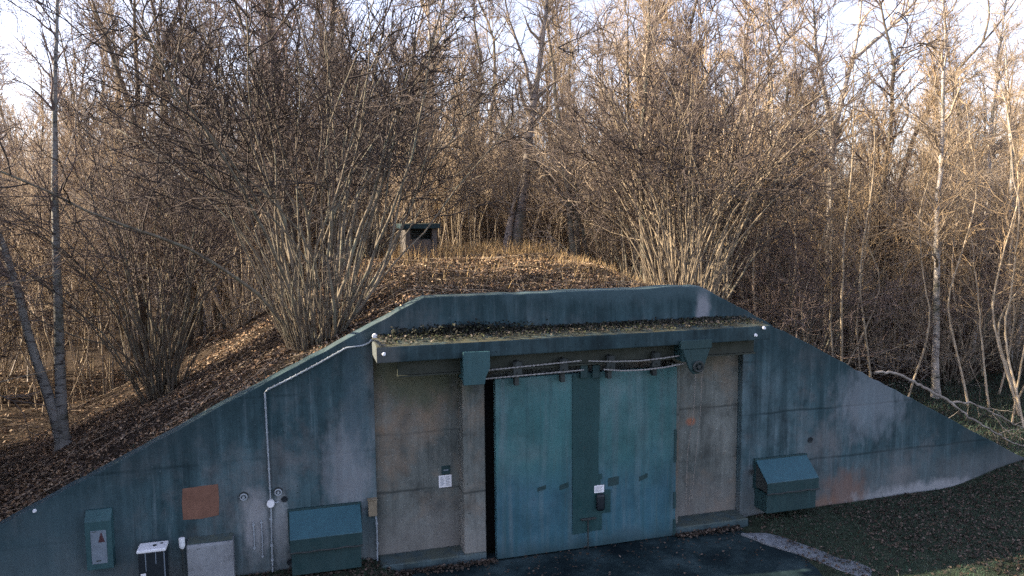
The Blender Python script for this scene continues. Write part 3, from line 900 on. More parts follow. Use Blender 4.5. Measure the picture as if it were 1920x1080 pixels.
def tubes(P, r0, r1, sides, curve=1.0):
    N, K, _ = P.shape
    T = np.zeros_like(P)
    T[:, 1:-1] = P[:, 2:] - P[:, :-2]; T[:, 0] = P[:, 1] - P[:, 0]; T[:, -1] = P[:, -1] - P[:, -2]
    T = norm(T)
    ref = norm(np.cross(T.mean(1) + 1e-4, np.array([0.37, 0.81, 0.45])))
    A = norm(np.cross(T, ref[:, None, :])); Bn = np.cross(T, A)
    k = np.linspace(0, 1, K)[None, :] ** curve
    rr = (r0[:, None] * (1 - k) + r1[:, None] * k)
    an = np.arange(sides) * 2 * np.pi / sides
    V = P[:, :, None, :] + rr[:, :, None, None] * (A[:, :, None, :] * np.cos(an)[None, None, :, None] + Bn[:, :, None, :] * np.sin(an)[None, None, :, None])
    base = (np.arange(N) * K * sides)[:, None, None] + (np.arange(K - 1) * sides)[None, :, None]
    s = np.arange(sides)[None, None, :]; s2 = (s + 1) % sides
    F = np.stack([base + s, base + s2, base + sides + s2, base + sides + s], -1).reshape(-1, 4)
    return V.reshape(-1, 3), F


def join(parts):
    Vs, Fs, o = [], [], 0
    for V, F in parts:
        Vs.append(V); Fs.append(F + o); o += len(V)
    return np.concatenate(Vs), np.concatenate(Fs)


def jitter(R, n, a, b): return R.uniform(a, b, n)


def crown(R, P, rpar, n1, L1, t1=(0.3, 0.98), n2=6, n3=4, up1=0.05, ang1=(0.5, 1.0), rmin=0.0042, wander=0.19, L2=(0.4, 1.0), L3=(0.16, 0.42)):
    """three orders of branches on the stems P (N,K,3) with base radii rpar"""
    N = len(P)
    t = np.sort(R.uniform(t1[0], t1[1], (N, n1)), 1)
    S, T = sample(P, n1, t)
    tf = t.ravel()
    ln = (L1[0] + (L1[1] - L1[0]) * (1 - tf)) * R.uniform(0.6, 1.25, N * n1)
    D = spread_dirs(R, T, R.uniform(ang1[0], ang1[1], N * n1))
    P1 = grow(R, S, D, ln, 6, wander, up1)
    r1 = np.clip(np.repeat(rpar, n1) * (1 - tf * 0.85) * R.uniform(0.35, 0.65, N * n1), rmin * 2.4, 1)
    parts = [tubes(P1, r1, np.full(len(P1), rmin * 1.1), 4)]
    N1 = len(P1)
    t = R.uniform(0.2, 1.0, (N1, n2))
    S, T = sample(P1, n2, t)
    l2 = R.uniform(L2[0], L2[1], N1 * n2) * np.repeat(np.clip(ln / np.mean(ln), 0.5, 1.6), n2)
    P2 = grow(R, S, spread_dirs(R, T, R.uniform(0.45, 1.0, N1 * n2)), l2, 4, wander, up1)
    parts.append(tubes(P2, np.full(N1 * n2, rmin * 1.7), np.full(N1 * n2, rmin * 0.8), 3))
    t = R.uniform(0.15, 1.0, (N1 * n2, n3))
    S, T = sample(P2, n3, t)
    n = len(S)
    P3 = grow(R, S, spread_dirs(R, T, R.uniform(0.4, 1.0, n)), R.uniform(L3[0], L3[1], n), 3, wander, up1)
    parts.append(tubes(P3, np.full(n, rmin * 1.0), np.full(n, rmin * 0.5), 3))
    return join(parts)


def make_hazel(seed, n, L, spread, rbase, bark, twig, rst=(0.016, 0.044), n1=8, n2=5, n3=3, wand=0.11, sucker=0.7, rmin=0.0048, wildp=0.04, cross=0.7):
    R = np.random.default_rng(seed)
    a = R.uniform(0, 2 * np.pi, n); q = np.sqrt(R.uniform(0, 1, n))
    S = np.stack([np.cos(a) * q * rbase, np.sin(a) * q * rbase, np.full(n, -0.12)], -1)
    tilt = spread * (0.15 + 0.85 * q) * R.uniform(0.45, 1.3, n)
    wild = R.uniform(0, 1, n) < wildp
    tilt = np.where(wild, R.uniform(0.45, 0.8, n), tilt)
    a = a + R.normal(0, cross, n)
    D = np.stack([np.cos(a) * np.sin(tilt), np.sin(a) * np.sin(tilt), np.cos(tilt)], -1)
    ln = R.uniform(L[0], L[1], n) * (1 - 0.25 * (tilt / max(tilt)))
    P = grow(R, S, D, ln, 15, wand, 0.012)
    arch = (np.linspace(0, 1, 15) ** 2.6)[None, :] * (ln * R.uniform(0.0, 0.28, n))[:, None]
    P[..., 0] += np.cos(a)[:, None] * arch; P[..., 1] += np.sin(a)[:, None] * arch; P[..., 2] -= 0.35 * arch
    r0 = rst[0] + (rst[1] - rst[0]) * R.beta(1.1, 2.2, n) * 1.25
    V0, F0 = tubes(P, r0, np.full(n, 0.006), 6, 0.9)
    # suckers: short thin shoots round the stool
    m2 = int(n * sucker)
    a = R.uniform(0, 2 * np.pi, m2)
    S2 = np.stack([np.cos(a) * rbase * 1.05, np.sin(a) * rbase * 1.05, np.full(m2, -0.1)], -1)
    D2 = np.stack([np.cos(a) * 0.35, np.sin(a) * 0.35, np.ones(m2)], -1)
    P2 = grow(R, S2, D2, R.uniform(0.8, 2.6, m2), 7, 0.09, 0.03)
    st = join([(V0, F0), tubes(P2, np.full(m2, 0.009), np.full(m2, 0.004), 4)])
    cr = crown(R, P, r0, n1, (0.7, 2.5), (0.40, 1.0), n2, n3, rmin=rmin, wander=0.22)
    return (np_mesh('hazel_stems', st[0], [st[1]], bark, smooth=True), np_mesh('hazel_crown', cr[0], [cr[1]], twig, smooth=True))


def resample(pts, K):
    p = np.array(pts, float)
    d = np.concatenate([[0], np.cumsum(np.linalg.norm(np.diff(p, axis=0), axis=1))])
    s = np.linspace(0, d[-1], K)
    out = np.stack([np.interp(s, d, p[:, i]) for i in range(3)], -1)
    for _ in range(2):
        out[1:-1] = out[1:-1] * 0.5 + (out[2:] + out[:-2]) * 0.25
    return out


def make_tree(seed, trunks, radii, bark, twig, n1=26, L1=(0.9, 3.0), t1=(0.25, 0.99), n2=7, n3=6, up=0.07, ang=(0.45, 0.95), rtip=0.012, wob=0.03, K=22, L2=(0.45, 1.3), L3=(0.18, 0.5), rmin=0.0038, flare=True):
    """trunks: list of point lists (local), radii: base radius of each"""
    R = np.random.default_rng(seed)
    P = np.stack([resample(t, K) for t in trunks])
    P[:, 1:] += np.cumsum(R.normal(0, wob, (len(trunks), K - 1, 3)), 1) * np.array([1, 1, 0.2]) * np.linspace(0.3, 1, K - 1)[None, :, None]
    r0 = np.array(radii, float)
    V, F = tubes(P, r0, np.full(len(r0), rtip), 10, 0.85)
    if flare:                                              # root flare
        z0 = P[0, 0, 2]
        g = 1 + 0.55 * np.clip(1 - (V[:, 2] - z0) / 0.35, 0, 1) ** 2
        c = P[0, 0, :2]
        V[:, :2] = np.where((np.linalg.norm(V[:, :2] - c, axis=1) < r0.max() * 3)[:, None], c + (V[:, :2] - c) * g[:, None], V[:, :2])
    cr = crown(R, P, r0, n1, L1, t1, n2, n3, up, ang, rmin, 0.19, L2, L3)
    return (np_mesh('tree_trunk', V, [F], bark, smooth=True), np_mesh('tree_crown', cr[0], [cr[1]], twig, smooth=True))


def plant(name, meshes, x, y, rz, sc, label, cat, group=None, z=None, sink=0.05, stem_name='trunk'):
    e = empty(name, (x, y, (float(ground_z(x, y)) if z is None else z) - sink), rz, sc)
    a = link(bpy.data.objects.new(stem_name, meshes[0]), e)
    b = link(bpy.data.objects.new('crown', meshes[1]), e)
    tag(e, label, cat, group)
    return e


# --- hazel coppice
HZ = [make_hazel(11, 34, (5.0, 8.4), 0.55, 0.42, M_HAZEL, M_TWIGD, n1=7, n2=4),
      make_hazel(12, 26, (4.6, 7.6), 0.70, 0.36, M_HAZEL, M_TWIG, n1=7, n2=4),
      make_hazel(13, 30, (5.2, 8.2), 0.48, 0.50, M_POLE, M_TWIG, n1=6, n2=4),
      make_hazel(14, 36, (4.0, 7.0), 0.38, 0.9, M_POLE, M_TWIGG, (0.010, 0.028), n1=4, n2=3, n3=3, sucker=0.3)]
HN = [make_hazel(111, 46, (6.0, 9.4), 0.40, 0.40, M_HAZEL, M_TWIGN, n2=4, n3=2, rmin=0.0056),
      make_hazel(112, 54, (6.0, 9.8), 0.46, 0.55, M_HAZEL, M_TWIGN, (0.014, 0.048), sucker=1.8, n2=4, n3=2, rmin=0.0056),
      make_hazel(113, 24, (5.0, 8.2), 0.46, 0.30, M_POLE, M_TWIGN, n2=4, n3=2),
      make_hazel(114, 34, (6.0, 9.4), 0.44, 0.46, M_HAZEL, M_TWIGN, n2=4, n3=2, rmin=0.0056),
      make_hazel(115, 60, (6.0, 9.6), 0.27, 0.60, M_MIDB, M_TWIGN, (0.012, 0.034), wildp=0.0, cross=0.5, n1=7, n2=4, n3=2, rmin=0.0056),
      make_hazel(116, 34, (5.5, 9.0), 0.30, 0.50, M_HAZEL, M_TWIGN, wildp=0.0, n1=7, n2=4, n3=2, rmin=0.0056),
      make_hazel(117, 28, (5.5, 8.6), 0.36, 0.36, M_HAZEL, M_TWIG, wildp=0.0, n1=6, n2=4, n3=2, rmin=0.0056)]
near = [(0, -2.95, 5.9, 0.4, 0.92, 'broad many-stemmed hazel on the left slope nearest the twin birch'),
        (1, 0.40, 2.2, 2.1, 1.0, 'dense dark-based hazel just behind the left wing wall'),
        (2, -1.55, 11.7, 1.1, 1.0, 'smaller hazel with pale leaning stems on the sunlit left slope'),
        (3, 2.25, 11.2, 3.3, 0.95, 'hazel leaning over the mound left of the ventilator hut'),
        (4, 8.9, 4.0, 0.2, 1.0, 'sunlit fan of tan hazel stems behind the right corner of the parapet'),
        (5, 10.4, 6.0, 1.9, 1.0, 'tan hazel clump right of the fan of stems above the parapet'),
        (6, 9.6, 8.2, 4.0, 0.95, 'hazel behind the stump on the right of the mound')]
for i, x, y, rz, s, lb in near:
    plant('hazel_shrub', HN[i], x, y, rz, s, lb, 'shrub', 'hazels close behind the bunker front', stem_name='stems')

# --- single trees one can pick out
def rl(pts, b): return [(p[0] - b[0], p[1] - b[1], p[2] - b[2]) for p in pts]


b = (-4.88, 5.6, float(ground_z(-4.88, 5.6)))
g1 = [(-4.86, 5.6, b[2] - 0.2), (-4.94, 5.6, 1.5), (-5.07, 5.6, 2.1), (-5.32, 5.55, 3.15), (-5.42, 5.5, 4.16), (-5.60, 5.4, 5.3), (-5.95, 5.3, 6.6), (-6.3, 5.2, 8.5), (-6.5, 5.2, 10)]
g2 = [(-4.84, 5.6, b[2] - 0.2), (-4.86, 5.6, 2.09), (-4.81, 5.65, 3.69), (-4.78, 5.7, 5.36), (-4.71, 5.7, 7.01), (-4.59, 5.7, 8.63), (-4.44, 5.7, 10.2), (-4.33, 5.7, 12.2)]
mt = make_tree(31, [rl(g1, b), rl(g2, b)], [0.125, 0.135], M_BIRCHD, M_TWIGD, n1=24, t1=(0.4, 0.99), L1=(0.8, 2.4), wob=0.012)
plant('birch_tree', mt, b[0], b[1], 0, 1, 'twin-trunked birch with blotched bark at the far left', 'tree', z=b[2], sink=0)
b = (-5.05, 16.0, float(ground_z(-5.05, 16)))
tr = [[(-5.09, 16, b[2] - 0.2), (-4.99, 16, 4.1), (-4.95, 16, 6.3), (-4.82, 16, 9.0), (-4.81, 16.1, 12.8), (-4.7, 16.2, 15)],
      [(-4.85, 16, 8.6), (-5.2, 16, 10.2), (-5.6, 15.8, 11.8), (-6.2, 15.5, 14.0)], [(-4.85, 16, 8.5), (-4.2, 16, 10.6), (-3.5, 16.1, 12.6), (-3.2, 16.2, 14.3)],
      [(-4.88, 16, 8.3), (-4.4, 15.6, 9.6), (-3.9, 15.2, 11.8), (-3.7, 15, 13.8)]]
mt = make_tree(32, [rl(t, b) for t in tr], [0.24, 0.12, 0.12, 0.09], M_OAK, M_TWIG, n1=18, t1=(0.35, 0.99), wob=0.015)
plant('oak_tree', mt, b[0], b[1], 0, 1, 'straight trunk lit along its left edge that forks high, behind the left hazel', 'tree', z=b[2], sink=0)
b = (6.6, 10.8, float(ground_z(6.6, 10.8)))
tr = [[(6.69, 10.8, b[2] - 0.2), (6.82, 10.8, 5.5), (7.06, 10.8, 6.8), (7.15, 10.8, 8.1), (7.33, 10.8, 9.4), (7.6, 10.8, 11.35), (7.73, 10.8, 12.3), (7.79, 10.8, 14.2)],
      [(6.36, 10.7, b[2] - 0.2), (6.5, 10.72, 5.3), (6.7, 10.75, 6.1), (7.0, 10.8, 7.0)],
      [(7.55, 10.8, 11.0), (7.75, 10.9, 11.8), (8.4, 11.2, 12.4)], [(7.3, 10.8, 9.2), (7.0, 10.6, 10.4), (6.4, 10.4, 11.6), (6.1, 10.2, 12.6)]]
mt = make_tree(33, [rl(t, b) for t in tr], [0.21, 0.18, 0.06, 0.07], M_OLDB, M_TWIG, n1=13, t1=(0.4, 0.99), L1=(0.7, 2.0), wob=0.012, n2=5, n3=4)
plant('forked_tree', mt, b[0], b[1], 0, 1, 'tall slender tree with a forked base standing in the middle of the mound', 'tree', z=b[2], sink=0)
b = (9.0, 10.0, float(ground_z(9, 10)))
tr = [[(9.02, 10, b[2] - 0.2), (8.61, 10, 5.6), (7.24, 10, 7.25), (6.08, 10, 8.45), (5.8, 10, 9.3)]]
mt = make_tree(34, [rl(t, b) for t in tr], [0.085], M_OAK, M_TWIG, n1=16, t1=(0.45, 0.99), L1=(0.6, 1.8), wob=0.012)
plant('leaning_tree', mt, b[0], b[1], 0, 1, 'thin dark stem leaning left across the middle of the mound', 'tree', z=b[2], sink=0)
b = (9.05, 5.9, float(ground_z(9.05, 5.9)))
tr = [[(8.98, 5.9, b[2] - 0.2), (8.72, 5.8, 5.3), (8.55, 5.7, 7.1), (8.75, 5.7, 9.8), (8.8, 5.7, 12.4)], [(8.6, 5.7, 6.4), (8.2, 5.6, 8.0), (7.9, 5.3, 9.6), (7.85, 5.2, 11.0)]]
mt = make_tree(35, [rl(t, b) for t in tr], [0.13, 0.06], M_OAK, M_TWIG, n1=20, t1=(0.35, 0.99), wob=0.02)
plant('dark_tree', mt, b[0], b[1], 0, 1, 'dark trunk behind the parapet just left of the tan hazel fan', 'tree', z=b[2], sink=0)
b = (20.9, 14.0, float(ground_z(20.9, 14)))
tr = [[(20.9, 14, b[2] - 0.2), (20.85, 14, 3.1), (20.81, 14, 6.1), (20.81, 14, 8.8), (21.2, 14, 10.3), (21.87, 14, 12.2), (22.04, 14, 14.0), (22.4, 14, 16.2)],
      [(20.85, 14, 8.6), (20.2, 13.8, 10.4), (19.6, 13.6, 12.2), (19.3, 13.4, 14.5)], [(21.7, 14, 11.8), (23.0, 13.7, 12.9), (24.3, 13.5, 14.2), (25.0, 13.4, 15.6)]]
mt = make_tree(36, [rl(t, b) for t in tr], [0.25, 0.13, 0.1], M_BIRCH, M_TWIG, n1=22, t1=(0.32, 0.99), L1=(0.9, 3.0), wob=0.015)
plant('birch_tree', mt, b[0], b[1], 0, 1, 'big pale-trunked tree right of the parapet that forks near the sky', 'tree', z=b[2], sink=0)
b = (23.4, 14.5, float(ground_z(23.4, 14.5)))
tr = [[(23.4, 14.5, b[2] - 0.2), (23.5, 14.4, 3.2), (23.74, 14.2, 5.2), (24.17, 14, 7.2), (24.85, 14, 9.5), (26.63, 14, 11.5), (28.2, 14, 12.9), (29.6, 14, 14.6), (30.6, 14, 16)],
      [(25.6, 14, 10.4), (27.0, 14.1, 10.9), (28.4, 14.2, 11.7), (29.8, 14.2, 12.1)], [(28.0, 14, 12.7), (28.3, 14, 13.8), (28.1, 14, 15.2), (28.6, 14, 16.6)]]
mt = make_tree(37, [rl(t, b) for t in tr], [0.17, 0.06, 0.05], M_OAK, M_TWIG, n1=13, t1=(0.35, 0.99), L1=(0.7, 2.2), wob=0.015, n2=5, n3=4)
plant('leaning_tree', mt, b[0], b[1], 0, 1, 'dark tree leaning right whose top limb reaches across the open sky', 'tree', z=b[2], sink=0)
b = (23.5, 8.0, float(ground_z(23.5, 8)))
tr = [[(23.6, 8, b[2] - 0.2), (23.23, 8, 2.0), (23.22, 8, 3.85), (23.14, 8, 6.5), (22.67, 8, 10.0), (22.5, 8, 11.5)], [(23.65, 8, b[2] - 0.2), (23.95, 8.1, 1.6), (24.4, 8.2, 3.8), (24.7, 8.3, 6.5), (24.9, 8.4, 9)]]
mt = make_tree(38, [rl(t, b) for t in tr], [0.17, 0.10], M_BIRCH, M_TWIG, n1=20, t1=(0.3, 0.99), L1=(0.8, 2.4), wob=0.02)
plant('birch_tree', mt, b[0], b[1], 0, 1, 'white birch at the right edge with sunlit flared base', 'tree', z=b[2], sink=0)
b = (29.86, 18.0, float(ground_z(29.86, 18)))
tr = [[(29.86, 18, b[2] - 0.2), (29.8, 18, 2.5), (29.94, 18, 5.57), (29.89, 18, 8.1), (29.8, 18, 12)]]
mt = make_tree(39, [rl(t, b) for t in tr], [0.14], M_BIRCH, M_TWIGG, n1=30, t1=(0.3, 0.99), L1=(0.8, 2.4))
plant('birch_tree', mt, b[0], b[1], 0, 1, 'slim white birch stem deep in the wood right of the parapet', 'tree', z=b[2], sink=0)

# --- the wood behind: copies of a few kinds
def trunkline(R, H, lean):
    a = R.uniform(0, 6.28)
    return [(0, 0, -0.2), (lean * 0.3 * math.cos(a), lean * 0.3 * math.sin(a), H * 0.35), (lean * 0.5 * math.cos(a + 1), lean * 0.6 * math.sin(a), H * 0.7), (lean * math.cos(a), lean * math.sin(a), H)]


Rk = np.random.default_rng(3)
TK = [make_tree(51, [trunkline(Rk, 13.5, 1.2)], [0.15], M_OAK, M_TWIGD, n1=58, t1=(0.2, 0.99), L1=(0.9, 3.6), n2=7, n3=5, rmin=0.0062, wob=0.05),
      make_tree(52, [trunkline(Rk, 12.0, 1.8), [(0.1, 0, -0.1), (0.5, 0.2, 3), (1.1, 0.6, 7), (1.6, 0.9, 10.5)]], [0.12, 0.10], M_HAZEL, M_TWIG, n1=34, t1=(0.2, 0.99), L1=(0.8, 3.0), n2=7, n3=5, rmin=0.0062, wob=0.05),
      make_tree(53, [trunkline(Rk, 14.5, 0.8)], [0.12], M_BIRCH, M_TWIG, n1=58, t1=(0.28, 0.99), L1=(0.7, 2.6), n2=6, n3=5, rmin=0.0058, wob=0.04),
      make_tree(54, [trunkline(Rk, 11.0, 0.9)], [0.10], M_POLE, M_TWIGG, n1=60, t1=(0.16, 0.99), L1=(0.7, 2.3), n2=7, n3=6, rmin=0.0058, up=0.12, ang=(0.3, 0.7), wob=0.05),
      make_tree(55, [trunkline(Rk, 8.0, 1.4), [(0, 0.1, -0.1), (-0.4, 0.3, 2.5), (-1.2, 0.4, 5), (-1.8, 0.2, 7)]], [0.06, 0.05], M_POLE, M_TWIG, n1=26, t1=(0.15, 0.99), L1=(0.6, 1.9), n2=5, n3=4, rmin=0.0058, wob=0.06)]


def poles(seed, n, H, r, spread, bark, twig, n1=9):
    R = np.random.default_rng(seed)
    tr = []
    for _ in range(n):
        x, y = R.normal(0, spread, 2); h = R.uniform(*H); lx, ly = R.normal(0, 0.09 * h, 2); kx, ky = R.normal(0, 0.05 * h, 2)
        tr.append([(x, y, -0.2), (x + lx * 0.3 + kx, y + ly * 0.3 + ky, h * 0.35), (x + lx * 0.7 - kx * 0.5, y + ly * 0.7 - ky * 0.5, h * 0.7), (x + lx, y + ly, h)])
    return make_tree(seed, tr, list(R.uniform(r[0], r[1], n)), bark, twig, n1=n1, t1=(0.35, 0.99), L1=(0.5, 2.0), n2=4, n3=3, wob=0.04, rmin=0.0058, flare=False, K=18)


TK += [poles(56, 8, (6, 11), (0.022, 0.050), 0.9, M_POLE, M_TWIGG), poles(57, 7, (7, 12), (0.024, 0.060), 1.0, M_BIRCH, M_TWIG), poles(58, 11, (5, 9), (0.014, 0.036), 0.8, M_POLE, M_TWIG)]
KIND = [('bare_tree', 'tall bare dark-barked tree', 'tree', 'dark-barked trees of the wood'),
        ('bare_tree', 'bare double-stemmed tree', 'tree', 'double-stemmed trees of the wood'),
        ('birch_tree', 'pale slim birch', 'tree', 'pale birches of the wood'),
        ('golden_tree', 'golden-twigged young tree', 'tree', 'golden-twigged trees of the wood'),
        ('sapling', 'thin crooked sapling', 'sapling', 'saplings of the wood'),
        ('pole_clump', 'thin tan pole clump', 'poles', 'tan pole clumps of the wood'),
        ('birch_clump', 'thin pale birch pole clump', 'poles', 'pale pole clumps of the wood'),
        ('pole_clump', 'short spindly pole clump', 'poles', 'spindly pole clumps of the wood')]
Rf = np.random.default_rng(21)
placed = [(x, y) for _, x, y, *_ in near]


def in_sun_gap(x, y, wd=2.3):                                  # gaps cut into the wood to let sun onto slope, crest and thicket
    return (x < 1.5 and abs((x - 3.0) * 0.285 + (y - 7.0) * 0.958) < wd) or (-18 < x < 4 and abs((x - 9.0) * 0.285 + (y - 16.0) * 0.958) < 2.6)



def wood(n, ymin, ymax, amin, amax, mind, pick, clear=None):
    done = 0
    for _ in range(n * 30):
        if done >= n: break
        a = rad(Rf.uniform(amin, amax)); dd = math.sqrt(Rf.uniform((ymin + 12.5) ** 2, (ymax + 12.5) ** 2))
        x, y = dd * math.sin(a), dd * math.cos(a) - 12.5
        if y < 0.9 or in_sun_gap(x, y) or thicket(x, y): continue
        if 0.2 < x < 9.5 and y < 14: continue                          # the open top of the mound
        if x < 2.5 and x > -9 and y < 11: continue                     # the open left slope
        if x > 7 and y < 6.5 and x < 17: continue                      # the bank behind the right wing
        if y > 9.3 and abs((x - 0) / (y + 12.5) - 3.42 / 21.8) < 0.03 and y < 16: continue
        if any((x - p) ** 2 + (y - q) ** 2 < mind ** 2 for p, q in placed): continue
        placed.append((x, y)); done += 1
        k, s = pick(x, y, dd)
        u = a - rad(15.8)
        zone = ('at the far left' if u < rad(-17) else 'behind the left hazels' if u < rad(-7.5) else 'behind the ventilator hut' if u < rad(0) else 'above the steel door' if u < rad(11) else
                'behind the right parapet' if u < rad(19) else 'above the right wing' if u < rad(26) else 'at the far right')
        zone = ('deep in the wood ' if dd > 62 else 'midway into the wood ' if dd > 40 else 'at the edge of the wood ') + zone
        if k >= 10:
            plant('hazel_shrub', HZ[k - 10], x, y, Rf.uniform(0, 6.28), s, 'many-stemmed hazel clump ' + zone, 'shrub', 'hazel clumps ' + zone, stem_name='stems')
        else:
            nm, lb, ct, gr = KIND[k]
            plant(nm, TK[k], x, y, Rf.uniform(0, 6.28), s, lb + ' ' + zone, ct, gr[:-len(' of the wood')] + ' ' + zone)


for q in range(26):
    x, y = Rf.uniform(4.2, 15.5), Rf.uniform(13.6, 20.5)
    if any((x - p) ** 2 + (y - q_) ** 2 < 0.9 ** 2 for p, q_ in placed): continue
    placed.append((x, y))
    plant('pole_clump', TK[int(Rf.choice([5, 7, 7]))], x, y, Rf.uniform(0, 6.28), Rf.uniform(0.7, 0.95), 'sunlit thicket of thin tan poles on the back of the mound', 'poles', 'sunlit thicket behind the crest')


def thicket(x, y): return 4.0 < x < 16 and 13 < y < 21


wood(26, 9, 30, -24, 56, 1.6, lambda x, y, d: (int(Rf.choice([10, 11, 12, 13])), Rf.uniform(0.8, 1.05)))
wood(26, 11, 32, -20, 16, 1.4, lambda x, y, d: (int(Rf.choice([0, 1, 2], p=[.45, .35, .2])), Rf.uniform(0.9, 1.15)))
wood(34, 11, 36, 16, 56, 1.4, lambda x, y, d: (int(Rf.choice([0, 1, 2, 3], p=[.3, .2, .3, .2])), Rf.uniform(0.85, 1.15)))
wood(30, 13, 36, -21, 38, 1.2, lambda x, y, d: (int(Rf.choice([0, 1, 2, 3], p=[.3, .3, .2, .2])), Rf.uniform(1.1, 1.35)))
wood(120, 9, 40, -24, 56, 1.1, lambda x, y, d: (int(Rf.choice([4, 5, 6, 7], p=[.15, .33, .27, .25])), Rf.uniform(0.8, 1.15)))
wood(110, 34, 62, -22, 54, 1.2, lambda x, y, d: (int(Rf.choice([0, 1, 2, 3, 5, 6, 13], p=[.12, .12, .14, .18, .2, .14, .10])), Rf.uniform(0.85, 1.15)))
wood(85, 58, 100, -22, 54, 1.2, lambda x, y, d: (int(Rf.choice([0, 1, 2, 3, 5], p=[.15, .15, .2, .3, .2])), Rf.uniform(0.9, 1.25)))

for x, y, k, s in ((-13.5, 1.5, 0, 0.8), (-16.0, 5.0, 10, 1.0), (-12.0, 6.0, 11, 1.0), (-18.5, 8.5, 1, 0.9), (-14.5, 9.5, 0, 0.85), (-21, 3.0, 2, 0.9), (-19, -1.5, 10, 1.0), (-23, 11.0, 0, 0.9), (-11.5, 10.5, 12, 0.9), (-17, 12.5, 10, 1.0), (-25, 6.0, 1, 1.0),
                   (-10.8, 2.6, 10, 0.95), (-11.2, 8.2, 10, 0.95), (-10.2, 0.4, 12, 0.9), (-10.4, 5.2, 13, 1.0), (-12.6, 3.8, 10, 1.0), (-9.8, 3.4, 12, 1.0), (-9.6, 4.9, 10, 0.9), (-11.6, 5.6, 10, 1.0), (-13.2, 4.9, 10, 1.0), (-9.4, 1.9, 10, 0.9), (-15.6, 6.3, 10, 1.1), (-17.6, 6.6, 12, 1.1), (-11.0, 4.2, 13, 1.1), (-13.8, 6.2, 1, 0.8), (-16, 4.2, 0, 0.9), (-18, 5.6, 0, 1.0), (-20, 7.4, 0, 1.0), (-17.5, 8.0, 1, 0.9), (-21, 5.2, 0, 1.1), (-14.6, 4.4, 1, 0.8), (-24, 8.4, 0, 1.0), (-12.2, -1.6, 11, 1.0), (-14.2, 3.2, 10, 1.0), (-11.8, 12.2, 13, 1.0),  # unseen extra clumps packed in to shade the left slope
                   (-14, -3.5, 0, 1.0), (-17, -6.0, 1, 1.0), (-12.5, -5.0, 10, 1.1), (-15.5, -8.0, 12, 1.1), (-20, -4.2, 2, 1.0), (-22, -8.5, 0, 1.0), (-24, -2.0, 1, 1.0), (-18, -3.0, 10, 1.1), (-21, -6.5, 12, 1.1), (-26, -5.0, 3, 1.1), (-16, -1.0, 11, 1.0), (-28, 0.5, 0, 1.1), (-19, 2.2, 10, 1.1), (-22.5, 4.6, 12, 1.1)):
    if in_sun_gap(x, y): continue
    if k >= 10:
        plant('hazel_shrub', HZ[k - 10], x, y, x * 3.1, s, 'unseen hazel clump added beyond the left edge to shade the slope', 'shrub', 'hazels beyond the left edge', stem_name='stems')
    else:
        plant(KIND[k][0], TK[k], x, y, x * 3.1, s, KIND[k][3][:-len(' of the wood')].replace('trees', 'tree').replace('birches', 'birch') + ' of the wood beyond the left edge of the picture', 'tree', KIND[k][3][:-len(' of the wood')] + ' beyond the left edge')

for x, y in ((-8.6, 14.2), (-10.4, 16.8), (-12.6, 14.8), (-7.4, 17.6), (-14.4, 18.2), (-11.2, 20.0), (-9.0, 19.4), (-13.6, 12.6), (-6.9, 12.9)):
    plant('pole_clump', TK[7], x, y, x * 2.3, 0.9, 'spindly pole clump on the flat ground behind the twin birch', 'poles', 'spindly poles behind the twin birch')
plant(KIND[0][0], TK[0], -9.6, 14.6, 0.7, 1.15, 'tall dark tree filling the sky left of the twin birch', 'tree')
plant(KIND[1][0], TK[1], -6.2, 20.5, 2.7, 1.3, 'tall double-stemmed tree rising behind the twin birch', 'tree')
Rq = np.random.default_rng(61)
for q in range(28):  # unseen hazels added left of the view to block sun from the slope
    x = -9.3 - 14 * Rq.uniform(0, 1) ** 1.3
    y = 2.2 + 0.344 * (-6 - x) + Rq.uniform(-4.2, 2.6)
    if in_sun_gap(x, y, 2.5): continue
    plant('hazel_shrub', HN[int(Rq.choice([0, 1, 1, 3]))], x, y, Rq.uniform(0, 6.28), Rq.uniform(0.9, 1.15), 'unseen hazel clump added beyond the left edge to shade the slope', 'shrub', 'hazels beyond the left edge', stem_name='stems')

# --- fallen branch over the right wing
fb = (11.2, 0.3, 2.45)
e = empty('fallen_branch', fb)
Rb = np.random.default_rng(41)


def limb(path, r0, r1, nm):
    P = resample([tuple(q[i] - fb[i] for i in range(3)) for q in path], 26)[None]
    P[:, 1:-1] += Rb.normal(0, 0.012, (1, 24, 3))
    V, F = tubes(P, np.array([r0]), np.array([r1]), 8)
    V += Rb.normal(0, 0.0022, V.shape)
    np_obj(nm, V, [F], M_DEADW, e, smooth=True)
    return P


p1 = limb([(11.15, 0.22, 2.60), (11.6, 0.2, 2.57), (11.95, 0.17, 2.42), (12.64, 0.16, 2.06), (13.07, 0.17, 1.83)], 0.024, 0.032, 'limb')
p2 = limb([(13.05, 0.17, 1.84), (13.45, 0.18, 1.55), (13.86, 0.2, 1.33), (14.47, 0.24, 0.98), (15.0, 0.3, 0.72), (15.7, 0.4, 0.6)], 0.026, 0.008, 'fork')
p3 = limb([(13.0, 0.18, 1.86), (13.5, 0.35, 1.78), (14.0, 0.5, 1.66), (14.76, 0.65, 1.34), (15.54, 0.8, 0.98), (16.4, 0.9, 0.7)], 0.024, 0.006, 'fork')
cv, cf = crown(Rb, np.concatenate([p2, p3]), np.array([0.018, 0.016]), 5, (0.5, 1.2), (0.1, 0.95), 2, 2, -0.05, (0.3, 0.8), 0.0032, 0.16, (0.2, 0.5), (0.08, 0.2))
np_obj('twigs', cv, [cf], M_DEADW, e, smooth=True)
tag(e, 'pale fallen branch lying along the sloping top of the right wing', 'branch')

